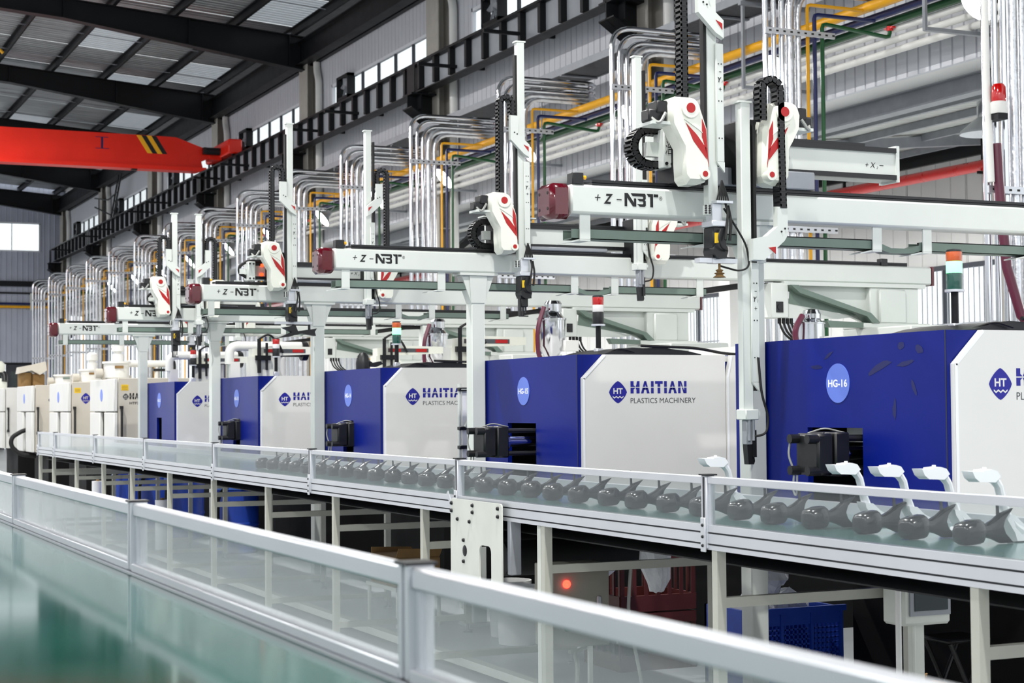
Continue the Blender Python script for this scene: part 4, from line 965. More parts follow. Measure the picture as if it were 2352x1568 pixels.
def old_machine(k, i):
    y0 = 5.84 + PITCH * k; y1 = y0 + 1.68; ZT = 1.9
    lab = ['old white moulding machine next to the HG-12 machine, black model lettering under its logo', 'old white moulding machine with a large blue diamond logo beside a yellow label', 'old white moulding machine with a black hose bent out of its front slot', 'old white moulding machine cut off by the left edge of the picture', 'old white moulding machine, hidden behind the last one but for its top'][i]
    Mc = thing('old_moulding_machine', lab, 'machine', (6.8, y0 + .84, 0), 'older white moulding machines at the far end')
    side = 'old_beige' if i in (0, 1, 2) else 'old_white'
    x = XM
    def door(name, ya, yb, za, zb): return obj(name, MB().box(x, x + .05, ya, yb, za, zb, .008), 'old_white', Mc)
    door('upper_door', y0 + .0, y1 + .02, 1.455, ZT)
    door('lower_door', y0 + .0, y0 + .68, .75, 1.44); door('lower_door', y0 + .98, y1 + .02, .75, 1.44)
    obj('slot_back', MB().box(x + .1, x + .12, y0 + .6, y0 + 1.05, .75, 1.5), 'steel_dark', Mc)
    obj('slot_strip', MB().box(x + .05, x + .1, y0 + .72, y0 + .78, .8, 1.4), 'tray_grey', Mc)
    sp = obj('side_panel', MB().box(x + .06, 7.2, y0 + .02, y0 + .05, .75, ZT + .01, .006).box(x + .06, 7.2, y1 - .05, y1 - .02, .75, ZT).box(x + .1, 7.2, y0 + .05, y1 - .05, ZT - .03, ZT), side, Mc)
    obj('door_handle', MB().cyl((x + .10, y0 - .03, 1.08), (x + .10, y0 - .03, 1.52), .016, 10).box(x + .08, x + .12, y0 - .04, y0 + .02, 1.06, 1.10).box(x + .08, x + .12, y0 - .04, y0 + .02, 1.49, 1.53), 'black_plastic', Mc)
    yf = y0 + .0185
    if i in (0, 1):
        lb_ = obj('warning_label', MB().box(4.80, 4.90, yf - .001, yf, 1.74, 1.82), 'label_yellow', sp, smooth=False)
        tl = MB()
        for t in range(3): tl.box(4.81, 4.89, yf - .002, yf - .001, 1.755 + .02 * t, 1.762 + .02 * t)
        obj('label_print', tl, 'carton', sp, smooth=False)
    if i == 0:
        emblem(sp, yf, 4.82, 1.61, .085, .09, 'ink_grey', 'old_beige')
        mb = MB()
        for q in LET: mb.add([(4.915 + a / LETW * .38, yf, 1.62 + b * .085) for a, b in q], [tuple(range(len(q)))])
        obj('lettering', mb, 'ink_black', sp, smooth=False); lettering('HTF300X', '-y', yf, 4.915, 5.14, 1.55, 1.585, 'ink_black', sp, bold=.02)
    elif i == 1:
        emblem(sp, yf, 4.90, 1.57, .15, .17, 'logo_blue', 'old_beige')
        mb = MB()
        for q in LET: mb.add([(5.09 + a / LETW * .5, yf, 1.62 + b * .09) for a, b in q], [tuple(range(len(q)))])
        obj('lettering', mb, 'logo_blue', sp, smooth=False)
    else:
        emblem(sp, yf, 4.98, 1.6, .10, .10, 'ink_grey', side)
        mb = MB()
        for q in LET: mb.add([(5.09 + a / LETW * .4, yf, 1.61 + b * .08) for a, b in q], [tuple(range(len(q)))])
        obj('lettering', mb, 'ink_black', sp, smooth=False)
    badge(Mc, y0 + .86, 1.68, .085, None, 'badge_blue', x)
    if i == 2:
        obj('front_hose', MB().tube([(x + .12, y0 + .83, 1.14), (x - .02, y0 + .83, 1.12), (x - .22, y0 + .84, 1.0), (x - .23, y0 + .84, .85), (x - .08, y0 + .83, .70), (x + .2, y0 + .8, .66)], .04, 10, .2, 6), 'black_rubber', Mc)
    obj('machine_base', MB().box(x + .3, 9.0, y0 + .1, y1 - .1, .0, .75), 'base_black', Mc)
    obj('injection_housing', MB().box(7.25, 9.0, y0 + .1, y1 - .1, .75, 1.4, .02), side, Mc)
for i, k in enumerate((5, 6, 7, 8)): old_machine(k, i)

# ---- signal towers
def tower(k, x, y, z, colours, label, pip=None):
    T = thing('signal_tower', label, 'signal light', (x, y, z), 'signal towers on the machines')
    obj('pole', MB().cyl((x, y, z + .05), (x, y, z + .20), .017, 12), 'steel_dark', T)
    obj('foot', MB().box(x - .024, x + .024, y - .024, y + .024, z, z + .055, .004), 'aluminium', T)
    obj('flange', MB().cyl((x, y, z + .20), (x, y, z + .212), .045, 18), 'aluminium', T)
    zz = z + .212
    for i, (m_, h) in enumerate(colours):
        obj({'lens_red': 'red_lens', 'lens_orange': 'orange_lens', 'glow_green': 'lit_green_lens', 'lens_clear': 'clear_lens', 'lens_green': 'green_lens', 'black_plastic': 'buzzer'}[m_],
            MB().lathe([(.036, 0), (.037, .003), (.037, h - .003), (.036, h)], (x, y, zz), 18), m_, T); zz += h
    obj('cap', MB().lathe([(.037, 0), (.036, .008), (.02, .012)], (x, y, zz), 18), 'black_plastic', T)
RUN = [('lens_green', .075), ('glow_green', .055), ('lens_orange', .045)]
OFF = [('black_plastic', .08), ('lens_clear', .045), ('lens_red', .05)]
tower(0, 5.14, 6.32, 1.806, RUN, 'signal tower with its green light glowing on the HG-16 machine')
tower(1, 5.09, 9.80, 1.806, OFF, 'unlit red and clear signal tower on the HG-15 machine')
tower(2, 5.02, 13.30, 1.806, RUN, 'signal tower with its green light glowing on the HG-14 machine')
tower(3, 5.06, 16.9, 1.806, OFF, 'unlit red and clear signal tower on the HG-13 machine')
tower(4, 5.07, 20.4, 1.806, OFF, 'unlit red and clear signal tower on the HG-12 machine')

# ---- suction tubes, picker arms, hoppers above the machines further back
for i, (y, xa, xb, z, lab) in enumerate(((17.45, 4.72, 5.5, 1.80, 'white horizontal feed tube with a black ring end above the HG-13 machine'), (20.75, 4.86, 5.71, 1.80, 'white horizontal feed tube with a black ring end above the HG-12 machine'), (24.7, 5.13, 5.8, 1.908, 'white horizontal feed tube farthest back, above the first old white machine'))):
    T = thing('feed_tube', lab, 'tube', (5.6, y, z), 'white feed tubes above the machines')
    obj('tube', MB().tube([(xa, y, 1.95), (xa, y, 2.14), (xb, y, 2.14)], .05, 12, .09), 'pvc_white', T)
    obj('ring_end', MB().lathe([(.05, 0), (.10, 0), (.10, .06), (.05, .06), (.05, 0)], (xb, y, 2.09), 20, 'x').box(xb - .25, xb, y - .03, y + .03, 2.03, 2.07), 'black_plastic', T)
    obj('tube_prop', MB().cyl((xb - .2, y, z), (xb - .2, y, 2.10), .03, 10), 'pvc_white', T)
    obj('tube_foot', MB().box(xa - .0, xa + .1, y - .05, y + .05, z, 1.97), 'pvc_white', T)
def picker(y, x, lab):
    T = thing('swing_picker', lab, 'robot', (x, y, 1.8), 'small swing pickers on the machines')
    obj('pedestal', MB().prism([(x - .14, 1.803), (x + .20, 1.803), (x + .14, 1.96), (x + .08, 2.02), (x - .14, 2.02)], 'y', y - .09, y + .09), 'robot_shell', T)
    obj('arm', MB().prism([(x - .12, 2.02), (x + .62, 2.05), (x + .62, 2.12), (x + .1, 2.13), (x - .12, 2.10)], 'y', y - .07, y + .07), 'robot_shell', T)
    obj('name_strip', MB().box(x + .0, x + .45, y - .074, y - .07, 2.06, 2.10), 'ink_grey', T)
    obj('red_strip', MB().box(x + .02, x + .14, y - .077, y - .074, 2.064, 2.096).box(x + .31, x + .43, y - .077, y - .074, 2.064, 2.096), 'robot_red', T)
    obj('cylinder', MB().cyl((x - .06, y - .12, 1.85), (x - .06, y - .12, 2.2), .02, 8).cyl((x + .02, y - .12, 1.88), (x + .02, y - .12, 2.16), .014, 8).box(x - .1, x + .06, y - .14, y - .1, 1.98, 2.03), 'steel_dark', T)
    obj('hose', MB().tube([(x - .06, y - .12, 2.2), (x + .04, y - .13, 2.26), (x + .14, y - .12, 2.16), (x + .2, y - .1, 2.06)], .012, 6, .06), 'black_rubber', T)
picker(17.15, 4.98, 'small white swing picker with a red-ended name strip on the HG-13 machine')
picker(20.55, 5.22, 'small white swing picker with a red-ended name strip on the HG-12 machine')
picker(14.25, 6.0, 'small white swing picker on the HG-14 machine, half hidden by its robot post')
picker(16.75, 6.2, 'white swing picker standing behind the one on the HG-13 machine')
def hopper(x, y, lab, r=.13, s=1.0):
    T = thing('hopper_dryer', lab, 'hopper', (x, y, 1.80), 'hoppers above the machines'); z0 = 1.88
    obj('vessel', MB().lathe([(.05, 0), (.06, .05 * s), (r, .15 * s), (r, .38 * s), (r * 1.06, .385 * s), (r * 1.06, .40 * s), (r * .9, .41 * s), (r * .7, .45 * s), (r * .4, .48 * s)], (x, y, z0), 20), 'chrome', T)
    obj('loader', MB().cyl((x + .02, y, z0 + .46 * s), (x + .02, y, z0 + .53 * s), r * .6, 14).lathe([(r * .64, 0), (r * .5, .03), (0, .04)], (x + .02, y, z0 + .53 * s), 14), 'chrome', T)
    obj('blower_box', MB().box(x + .06, x + .2, y - .16, y - .07, z0 + .1 * s, z0 + .2 * s, .006), 'machine_white', T)
    obj('throat', MB().box(x - .07, x + .07, y - .07, y + .07, 1.803, z0 + .01, .006), 'steel_grey', T)
    obj('hose', MB().tube([(x - .1, y - .06, z0 + .5 * s), (x - .18, y - .08, z0 + .3 * s), (x - .16, y - .06, z0 + .05), (x - .06, y - .06, z0 - .03)], .022, 8, .1), 'hose_maroon', T)
hopper(6.74, 13.9, 'chrome hopper dryer above the HG-14 machine, left of the pedestal with the slanted brace')
hopper(6.95, 17.2, 'chrome hopper dryer behind the robot post of the HG-14 machine')
hopper(7.12, 10.38, 'small chrome hopper under the slanted pedestal brace behind the HG-16 machine', .11, .5)
def drum(x, y, z, r, h, lab, fan):
    T = thing('hopper_drum', lab, 'hopper', (x, y, z), 'pale hopper drums on the old machines')
    obj('drum', MB().lathe([(r * .9, 0), (r, .02), (r, h - .03), (r * 1.12, h - .03), (r * 1.12, h), (0, h + .01)], (x, y, z), 20), 'pvc_white', T)
    if fan: obj('loader_head', MB().lathe([(.08, 0), (.08, .1), (.055, .11), (.055, .14), (.09, .145), (.09, .24), (.05, .27), (0, .275)], (x + .02, y, z + h), 16), 'pvc_white', T)
    obj('name_plate', MB().box(x - .06, x + .06, y - r - .012, y - r + .02, z + h * .6, z + h * .75), 'carton' if fan else 'tray_grey', T)
    obj('side_blower', MB().cyl((x - r - .12, y, z + .08), (x - r - .02, y, z + .08), .07, 12).box(x - r - .03, x - r + .02, y - .04, y + .04, z, z + .1), 'old_beige', T)
drum(4.96, 24.4, 1.912, .18, .25, 'pale hopper drum with a white loader on the first old machine', True)
drum(5.26, 27.9, 1.912, .17, .22, 'pale hopper drum with a white loader on the second old machine', True)
drum(5.45, 31.4, 1.912, .18, .2, 'low pale hopper drum without a loader on the third old machine', False)
T = thing('film_covered_motor', 'motor wrapped in pale yellow film on top of the third old machine', 'motor', (4.9, 32.2, 1.9))
obj('wrap', MB().prism([(4.72, 2.14), (4.74, 2.26), (5.0, 2.31), (5.2, 2.36), (5.22, 2.2), (5.1, 2.12), (4.95, 2.2)], 'y', 31.9, 32.3), 'old_beige', T)
obj('motor', MB().cyl((4.86, 32.1, 1.88), (4.86, 32.1, 2.16), .13, 14).box(4.98, 5.2, 32.0, 32.2, 1.88, 2.14, .02), 'carton', T)
T = thing('white_loader', 'white rounded loader with a black elbow at the left edge above the last old machine', 'loader', (4.75, 35.0, 1.9))
obj('body', MB().lathe([(.12, 0), (.14, .05), (.14, .16), (.08, .22)], (4.72, 34.6, 2.22), 16).cyl((4.8, 34.6, 1.88), (4.8, 34.6, 2.1), .1, 12), 'robot_shell', T)
obj('elbow', MB().tube([(4.74, 34.6, 2.24), (4.84, 34.55, 2.18), (4.84, 34.5, 2.04)], .06, 10, .05), 'black_plastic', T)
T = thing('black_moulding', 'small black beaked moulding left on top of the blue HG-14 cover', 'moulding', (4.97, 13.8, 1.81))
obj('hood', MB().lathe([(.06, 0), (.062, .06), (.05, .12), (.025, .15), (0, .155)], (4.90, 13.8, 1.807), 14), 'black_plastic', T)
obj('beak', MB().prism([(4.93, 1.90), (4.98, 1.87), (5.06, 1.885), (5.08, 1.86), (5.02, 1.835), (4.93, 1.84)], 'y', 13.77, 13.83, .1), 'black_plastic', T)
T = thing('white_safety_gate', 'white tube safety gate with black clamps between the HG-14 machine and the second robot post', 'gate', (4.8, 11.7, 0))
obj('gate_post', MB().cyl((4.92, 11.72, 0), (4.92, 11.72, 1.66), .014, 10), 'robot_white', T)
obj('gate_sheet', MB().box(4.94, 5.35, 11.715, 11.725, .95, 1.62), 'moulded_white', T)
obj('gate_arm', MB().cyl((4.92, 11.70, 1.62), (5.34, 11.70, 1.62), .016, 10), 'robot_white', T)
obj('gate_arm', MB().cyl((4.95, 11.69, 1.34), (5.12, 11.69, 1.56), .014, 10), 'robot_white', T)
for z in (1.62, 1.33, 1.19, 1.07): obj('clamp', MB().box(4.905, 4.97, 11.685, 11.735, z - .014, z + .014, .004), 'black_plastic', T)
# ================================================================== FAR CONVEYOR
ZB = 1.015
ZL = ZB                                                              # belt surface
cv = thing('belt_conveyor', 'long aluminium belt conveyor with clear guard sheets, carrying dark moulded parts', 'conveyor', (4.0, 12, 0))
Y0, Y1 = 2.4, 22.08
def profile(x, s, z0, z1, grooves, d=.05):
    """Side rail: extruded section with recessed grooves on its outer face (s=-1 faces -x)."""
    q = [(x, z0)]
    for g0, g1 in grooves: q += [(x, g0), (x - s * .012, g0), (x - s * .012, g1), (x, g1)]
    q += [(x, z1), (x - s * d, z1), (x - s * d, z0)]
    return q
fr_ = obj('front_rail', MB().prism(profile(3.50, -1, .925, 1.022, ((.943, .950), (.988, .995))), 'y', Y0, Y1), 'aluminium', cv)
obj('back_rail', MB().prism(profile(4.47, 1, .925, 1.06, ((.95, .957),)), 'y', Y0, Y1), 'aluminium', cv)
for z in (.9435, .9885): obj('rail_slot_dark', MB().box(3.506, 3.5105, Y0, Y1, z, z + .006), 'groove', fr_)  # dark strips laid in the grooves to paint their shade
obj('belt', MB().box(3.56, 4.42, Y0, Y1 - .02, ZB - .006, ZB), 'belt_dark', cv)
obj('belt_bed', MB().box(3.55, 4.42, Y0, Y1 - .02, .955, ZB - .008), 'steel_grey', cv)
posts = [3.3, 5.84, 8.38, 10.92, 13.44, 15.96, 18.4, 20.87, 22.06]
pst = MB().box(3.495, 3.535, -.02, .02, .93, 1.216, .003); cap = MB().box(3.488, 3.542, -.027, .027, 1.216, 1.222)
slot = MB().box(3.4935, 3.497, -.006, .006, 1.03, 1.21)
p0 = None
for i, y in enumerate(posts):
    T = Matrix.Translation((0, y, 0))
    if p0 is None:
        p0 = obj('guard_post', MB().add(pst.v, pst.f).xf(T), 'aluminium', cv)
        c0 = obj('post_cap', MB().add(cap.v, cap.f).xf(T), 'black_plastic', p0)
        s0 = obj('post_slot', MB().add(slot.v, slot.f).xf(T), 'groove', p0)
        st0 = obj('splice_plate', MB().box(3.488, 3.495, y - .018, y + .018, .915, 1.05, .002), 'aluminium', p0)
        bt = MB()
        for z in (.94, .975, 1.02): bt.lathe([(.0, -.006), (.005, -.005), (.007, 0)], (3.488, y, z), 10, 'x')
        b0 = obj('bolt', bt, 'steel_dark', p0, kind='stuff')
        py = y
    else:
        p_ = like(p0, cv, 0, y - py)
        for s_ in (c0, s0, st0, b0): like(s_, p_)
for a, b in zip(posts, posts[1:]):
    obj('top_rail', MB().box(3.50, 3.53, a + .02, b - .02, 1.183, 1.213, .003), 'aluminium', cv)
    obj('guard_sheet', MB().box(3.513, 3.517, a + .02, b - .02, 1.02, 1.184), 'guard_sheet', cv)
    for e_ in (a + .02, b - .035): obj('edge_strip', MB().box(3.505, 3.525, e_, e_ + .015, 1.022, 1.183), 'aluminium', cv)
legs = [4.24, 5.78, 7.34, 8.91, 10.46, 11.98, 13.51, 15.03, 16.58, 17.99, 19.52, 21.01, 22.0]
lg = MB().box(3.505, 3.545, -.02, .02, .06, .925); lb = MB().box(4.42, 4.46, -.02, .02, .06, .925)
bar = MB().box(3.545, 4.42, -.018, .018, .70, .74)
lo = MB().box(3.545, 4.42, -.02, .02, .085, .12)
ft = MB().cyl((3.525, 0, .012), (3.525, 0, .06), .009, 8).cyl((3.525, 0, 0), (3.525, 0, .014), .03, 12)
fb = MB().cyl((4.44, 0, .012), (4.44, 0, .06), .009, 8).cyl((4.44, 0, 0), (4.44, 0, .014), .03, 12)
L0 = []
for i, y in enumerate(legs):
    T = Matrix.Translation((0, y, 0))
    if not L0:
        for nm, m_, mt_ in (('leg', lg, 'frame_paint_shaded'), ('leg', lb, 'frame_paint_shaded'), ('cross_bar', bar, 'frame_paint_shaded'), ('cross_bar', lo, 'frame_paint_shaded'), ('foot', ft, 'steel_grey'), ('foot', fb, 'steel_grey')):
            L0.append(obj(nm, MB().add(m_.v, m_.f).xf(T), mt_, cv))
        ly = y
    else:
        for s_ in L0: like(s_, cv, 0, y - ly)
obj('stringer', MB().box(3.73, 3.79, 4.0, 22.0, .04, .085), 'frame_paint', cv)
obj('return_belt', MB().box(3.60, 4.38, Y0, Y1, .86, .866), 'black_rubber', cv)
# drive plate at the joint
def rr(x0, x1, y0, y1, r, n=4):
    q = []
    for cx, cy, a0 in ((x1 - r, y1 - r, 0), (x0 + r, y1 - r, 90), (x0 + r, y0 + r, 180), (x1 - r, y0 + r, 270)):
        for k in range(n + 1):
            a = math.radians(a0 + 90 * k / n); q.append((cx + r * math.cos(a), cy + r * math.sin(a)))
    return q
outer = rr(7.74, 8.40, .55, 1.01, .02); inner = rr(7.87, 8.02, .60, .79, .035)
mb = MB(); n = len(outer)
vs = [(3.470, a, b) for a, b in outer] + [(3.470, a, b) for a, b in inner] + [(3.478, a, b) for a, b in outer] + [(3.478, a, b) for a, b in inner]
fs = []
for i in range(n):
    j = (i + 1) % n
    fs += [(i, j, n + j, n + i), (2 * n + i, 3 * n + i, 3 * n + j, 2 * n + j), (i, 2 * n + i, 2 * n + j, j), (n + i, n + j, 3 * n + j, 3 * n + i)]
mb.add(vs, fs)
dp = obj('drive_plate', mb, 'frame_paint', cv, label='pale grey drive plate with a rounded slot')
bo = MB()
for y, z in ((8.38, .985), (8.38, .945), (8.1, .985), (8.1, .95), (7.78, .985), (7.78, .945), (8.30, .905), (8.14, .90), (8.22, .80), (8.22, .69)):
    bo.lathe([(0, -.012), (.008, -.010), (.011, 0)], (3.470, y, z), 10, 'x')
obj('bolt', bo, 'steel_dark', dp, kind='stuff')
obj('bearing', MB().lathe([(0, -.004), (.016, -.004), (.03, 0)], (3.470, 8.21, .745), 16, 'x'), 'steel_dark', dp)
obj('drive_cover', MB().box(3.50, 3.56, 7.70, 7.74, .66, .93, .004), 'steel_grey', cv)
obj('drive_drum', MB().cyl((3.56, 7.95, .72), (4.4, 7.95, .72), .09, 18).cyl((3.5, 8.22, .80), (4.4, 8.22, .80), .04, 12), 'black_rubber', cv)
obj('hinge_plate', MB().box(-.012, .012, -.05, .05, -.002, .002).xf(Matrix.Translation((3.478, 8.43, 1.0)) @ Matrix.Rotation(math.radians(90), 4, 'Y') @ Matrix.Rotation(.9, 4, 'Z')), 'aluminium', cv)

# ---- moulded parts on the belt
ZB = ZL + .0015
def fish(y, label):
    """Dark moulded part: rounded bowl end, tapering body, flared concave tail and a tall thin fin."""
    T = thing('moulded_housing', label, 'moulding', (3.85, y, ZB), 'dark mouldings on the far belt')
    def sec(x, w, z0, z1, y_=0.0, p=3.6, n=16):
        cz = (z0 + z1) / 2; h = (z1 - z0) / 2; out = []
        for k in range(n):
            a = 2 * math.pi * k / n; c_, s_ = math.cos(a), math.sin(a)
            r = 1 / ((abs(c_) ** p + abs(s_) ** p) ** (1 / p)); out.append((3.85 + x, y + y_ + r * c_ * w, ZB + cz + r * s_ * h))
        return out
    rings = [sec(-.094, .022, .016, .055), sec(-.090, .036, .006, .066), sec(-.078, .044, .0, .076), sec(-.045, .048, .0, .084), sec(-.018, .044, .002, .086), sec(-.005, .034, .012, .076)]
    vs = []; fs = []
    for r in rings: vs += r
    for i in range(len(rings) - 1):
        for k in range(16): fs.append((i * 16 + k, i * 16 + (k + 1) % 16, (i + 1) * 16 + (k + 1) % 16, (i + 1) * 16 + k))
    fs += [tuple(range(15, -1, -1)), tuple(range(80, 96))]
    obj('bowl_end', MB().add(vs, fs), 'moulded_grey', T)
    rings = [sec(-.01, .026, .020, .066), sec(.02, .022, .022, .066), sec(.05, .020, .014, .080), sec(.082, .020, .0, .102)]
    vs = []; fs = []
    for r in rings: vs += r
    # concave tail: the last ring pushed out at top and bottom, drawn in at mid height
    tail = []
    for (x_, y__, z_) in sec(.10, .018, .0, .118):
        t = abs((z_ - ZB - .059) / .059); tail.append((3.85 + .084 + .052 * t * t, y__, z_))
    vs += tail; rn = 5
    for i in range(rn - 1):
        for k in range(16): fs.append((i * 16 + k, i * 16 + (k + 1) % 16, (i + 1) * 16 + (k + 1) % 16, (i + 1) * 16 + k))
    fs += [tuple(range(15, -1, -1))]
    obj('flared_tail', MB().add(vs, fs), 'moulded_grey', T)
    obj('fin', MB().prism([(3.85 + .070, ZB + .06), (3.85 + .083, ZB + .06), (3.85 + .074, ZB + .165), (3.85 + .068, ZB + .165)], 'y', y - .003, y + .003).box(3.85 + .06, 3.85 + .09, y - .012, y + .012, ZB + .06, ZB + .066), 'moulded_grey', T)
    return T
f0 = None
for i in range(30):
    y = 4.62 + .292 * i
    lab = 'dark grey bowl-ended moulding with a fin, %s from the right end of the belt row' % ORD[i]
    if f0 is None: f0 = fish(y, lab); fy = y
    else:
        c_ = dup(f0, (3.85 + random.uniform(-.012, .012), y + random.uniform(-.015, .015), ZB), lab)
def goose(y, label, x=4.0):
    T = thing('moulded_neck', label, 'moulding', (x, y, ZB), 'white gooseneck mouldings on the far belt')
    path = [(.05, .035, .028), (.02, .055, .026), (-.005, .09, .02), (-.02, .135, .016), (-.035, .19, .017), (-.055, .215, .02), (-.09, .226, .022), (-.135, .224, .019)]
    # the neck: a channel section swept up and bent forward
    vs = []; fs = []; n = 10
    for i, (px_, pz_, wd) in enumerate(path):
        q = path[min(i + 1, len(path) - 1)]; p = path[max(i - 1, 0)]
        t = Vector((q[0] - p[0], 0, q[1] - p[1])).normalized(); nn = Vector((-t.z, 0, t.x))
        for k in range(n):
            a = 2 * math.pi * k / n; o = Vector((0, math.cos(a) * wd * 1.15, 0)) + nn * (math.sin(a) * wd * .8)
            vs.append((x + px_ + o.x, y + o.y, ZB + pz_ + o.z))
    for i in range(len(path) - 1):
        for k in range(n): fs.append((i * n + k, i * n + (k + 1) % n, (i + 1) * n + (k + 1) % n, (i + 1) * n + k))
    fs += [tuple(range(n - 1, -1, -1)), tuple(range((len(path) - 1) * n, len(path) * n))]
    obj('neck', MB().add(vs, fs), 'moulded_white', T)
    obj('head_plate', MB().prism([(x - .172, ZB + .246), (x - .16, ZB + .222), (x - .14, ZB + .208), (x - .07, ZB + .205), (x - .045, ZB + .225), (x - .06, ZB + .245), (x - .085, ZB + .252), (x - .12, ZB + .249), (x - .122, ZB + .245)], 'y', y - .028, y + .028, .04).box(x - .10, x - .092, y - .006, y + .006, ZB + .248, ZB + .258), 'moulded_white', T)
    obj('base_socket', MB().prism([(x - .03, ZB + .10), (x - .025, ZB + .08), (x + .01, ZB + .03), (x + .02, ZB), (x + .13, ZB), (x + .10, ZB + .04), (x + .045, ZB + .065), (x + .01, ZB + .095)], 'y', y - .026, y + .026, .05), 'moulded_white', T)
    obj('foot_disc', MB().lathe([(.03, 0), (.028, .012), (0, .014)], (x + .2, y - .02, ZB), 14), 'moulded_white', T)
    return T
g0 = goose(4.66, 'white gooseneck moulding cut by the right edge, nearest on the belt')
for y, lab in ((4.93, 'white gooseneck moulding in front of the white side of the HG-16 machine'), (5.19, 'white gooseneck moulding before the right part of the blue HG-16 cover'), (5.46, 'white gooseneck moulding just right of the HG-16 clamp hatch'), (6.42, 'lone white gooseneck moulding left of the nearest robot post')):
    dup(g0, (4.0, y, ZB), lab)

# ================================================================== NEAR CONVEYOR
nc = thing('near_belt_conveyor', 'aluminium conveyor with a glossy green belt and hazy guard sheets in the foreground', 'conveyor', (.65, 6, 0))
obj('belt', MB().box(.22, .9895, .8, 13.0, 1.044, 1.05), 'belt_green', nc)
obj('belt_bed', MB().box(.24, .97, .8, 13.0, .97, 1.04), 'steel_grey', nc)
obj('far_rail', MB().prism(profile(1.04, 1, .93, 1.054, ((.96, .97),), .05), 'y', .8, 13.0), 'aluminium', nc)
obj('near_rail', MB().prism(profile(.19, -1, .93, 1.055, ((.96, .97),), .03), 'y', .8, 13.0), 'aluminium', nc)
np_ = [.5, 2.6, 4.70, 6.84, 8.96, 11.08, 13.0]
for i, y in enumerate(np_[1:]):
    m1 = MB().prism([(.99, y - .0225), (.99, y - .006), (.997, y - .006), (.997, y + .006), (.99, y + .006), (.99, y + .0225), (1.035, y + .0225), (1.035, y - .0225)], 'z', 1.06, 1.243)
    p_ = obj('guard_post', m1, 'aluminium', nc)
    obj('post_cap', MB().box(.985, 1.04, y - .028, y + .028, 1.243, 1.248), 'black_plastic', p_)
for a, b in zip(np_, np_[1:]):
    a2, b2 = max(a, .8) + .0225, b - .0225
    obj('top_rail', MB().box(.995, 1.03, a2, b2, 1.205, 1.24, .004), 'aluminium', nc)
    obj('sill_rail', MB().box(.99, 1.035, a2, b2, 1.055, 1.078, .003), 'aluminium', nc)
    obj('guard_sheet', MB().box(1.010, 1.014, a2, b2, 1.07, 1.207), 'guard_sheet_hazy', nc)
    for e_ in (a2, b2 - .02): obj('edge_strip', MB().box(1.002, 1.024, e_, e_ + .02, 1.078, 1.205), 'aluminium', nc)
for y in (1.6, 4.0, 6.4, 8.8, 11.2):
    for x in (.26, .93): obj('leg', MB().box(x, x + .04, y - .02, y + .02, 0, .93), 'frame_paint', nc)

# ================================================================== UNDER THE FAR CONVEYOR
k_ = thing('control_cabinet', 'olive grey steel control cabinet with a glowing red lamp under the far conveyor', 'cabinet', (3.73, 7.5, .32))
kx0, kx1, ky, kz0, kz1 = 3.57, 3.88, 7.375, .335, .73
obj('cabinet_body', MB().box(kx0, kx1, ky + .012, ky + .2, kz0, kz1, .004), 'cabinet_olive', k_)
dr = obj('cabinet_door', MB().box(kx0 + .004, kx1 - .004, ky, ky + .011, kz0 + .004, kz1 - .004, .003), 'cabinet_olive', k_)
obj('lit_red_lamp', MB().lathe([(0, -.022), (.012, -.018), (.015, -.006), (.02, -.006), (.02, 0)], (kx0 + .075, ky, kz1 - .09), 16, 'y'), 'glow_red', k_)
obj('green_button', MB().lathe([(0, -.012), (.01, -.01), (.012, 0)], (kx0 + .075, ky, kz0 + .09), 12, 'y'), 'pipe_green', k_)
obj('red_button', MB().lathe([(0, -.012), (.008, -.01), (.01, 0)], (kx0 + .19, ky, kz0 + .1), 12, 'y'), 'crate_red', k_)
obj('door_handle', MB().box(kx1 - .075, kx1 - .05, ky - .012, ky, kz1 - .26, kz1 - .155, .005), 'steel_grey', k_)
obj('cabinet_strut', MB().box(kx0 - .05, kx0 - .01, ky + .02, ky + .06, .10, .92).box(kx0 + .22, kx0 + .24, ky + .05, ky + .07, .14, kz0), 'frame_paint', k_)
tag(obj('cabinet_cable', MB().tube([(3.80, 7.48, .318), (3.72, 7.44, .30), (3.66, 7.28, .24), (3.62, 7.26, .05), (3.62, 7.2, .012)], .012, 8, .08)
    .tube([(4.02, 7.42, .69), (4.0, 7.42, .45), (3.97, 7.28, .3), (3.92, 7.1, .08), (3.88, 6.9, .012), (3.85, 6.7, .012)], .009, 8, .1), 'cable_grey'), 'grey cables drooping from the olive control cabinet to the floor', 'cable')
mo = thing('machine_monitor', 'pale grey operator monitor on a post under the far conveyor', 'monitor', (4.38, 5.7, 0))
obj('monitor_body', MB().box(4.27, 4.51, 5.60, 5.74, .60, .80, .012), 'frame_paint', mo)
obj('screen_bezel', MB().box(4.30, 4.50, 5.592, 5.60, .64, .79), 'steel_grey', mo)
obj('screen', MB().box(4.32, 4.485, 5.589, 5.592, .66, .772), 'screen', mo)
obj('post', MB().box(4.36, 4.41, 5.65, 5.69, 0, .60).cyl((4.35, 5.64, .3), (4.35, 5.64, .6), .008, 8), 'frame_paint', mo)
obj('base_plate', MB().box(4.30, 4.40, 5.60, 5.72, 0, .012), 'steel_grey', mo)
tag(obj('drop_pipe', MB().tube([(4.22, 5.62, .84), (4.17, 5.5, .81), (4.17, 5.5, 0)], .012, 10, .06), 'pvc_white'), 'thin white plastic pipe standing left of the operator monitor', 'pipe')
cr = thing('blue_crate', 'blue mesh-sided crate full of clear film bags behind the nearest robot post', 'crate', (4.92, 7.75, 0))
x0, x1, y0, y1 = 4.70, 5.27, 7.42, 7.86
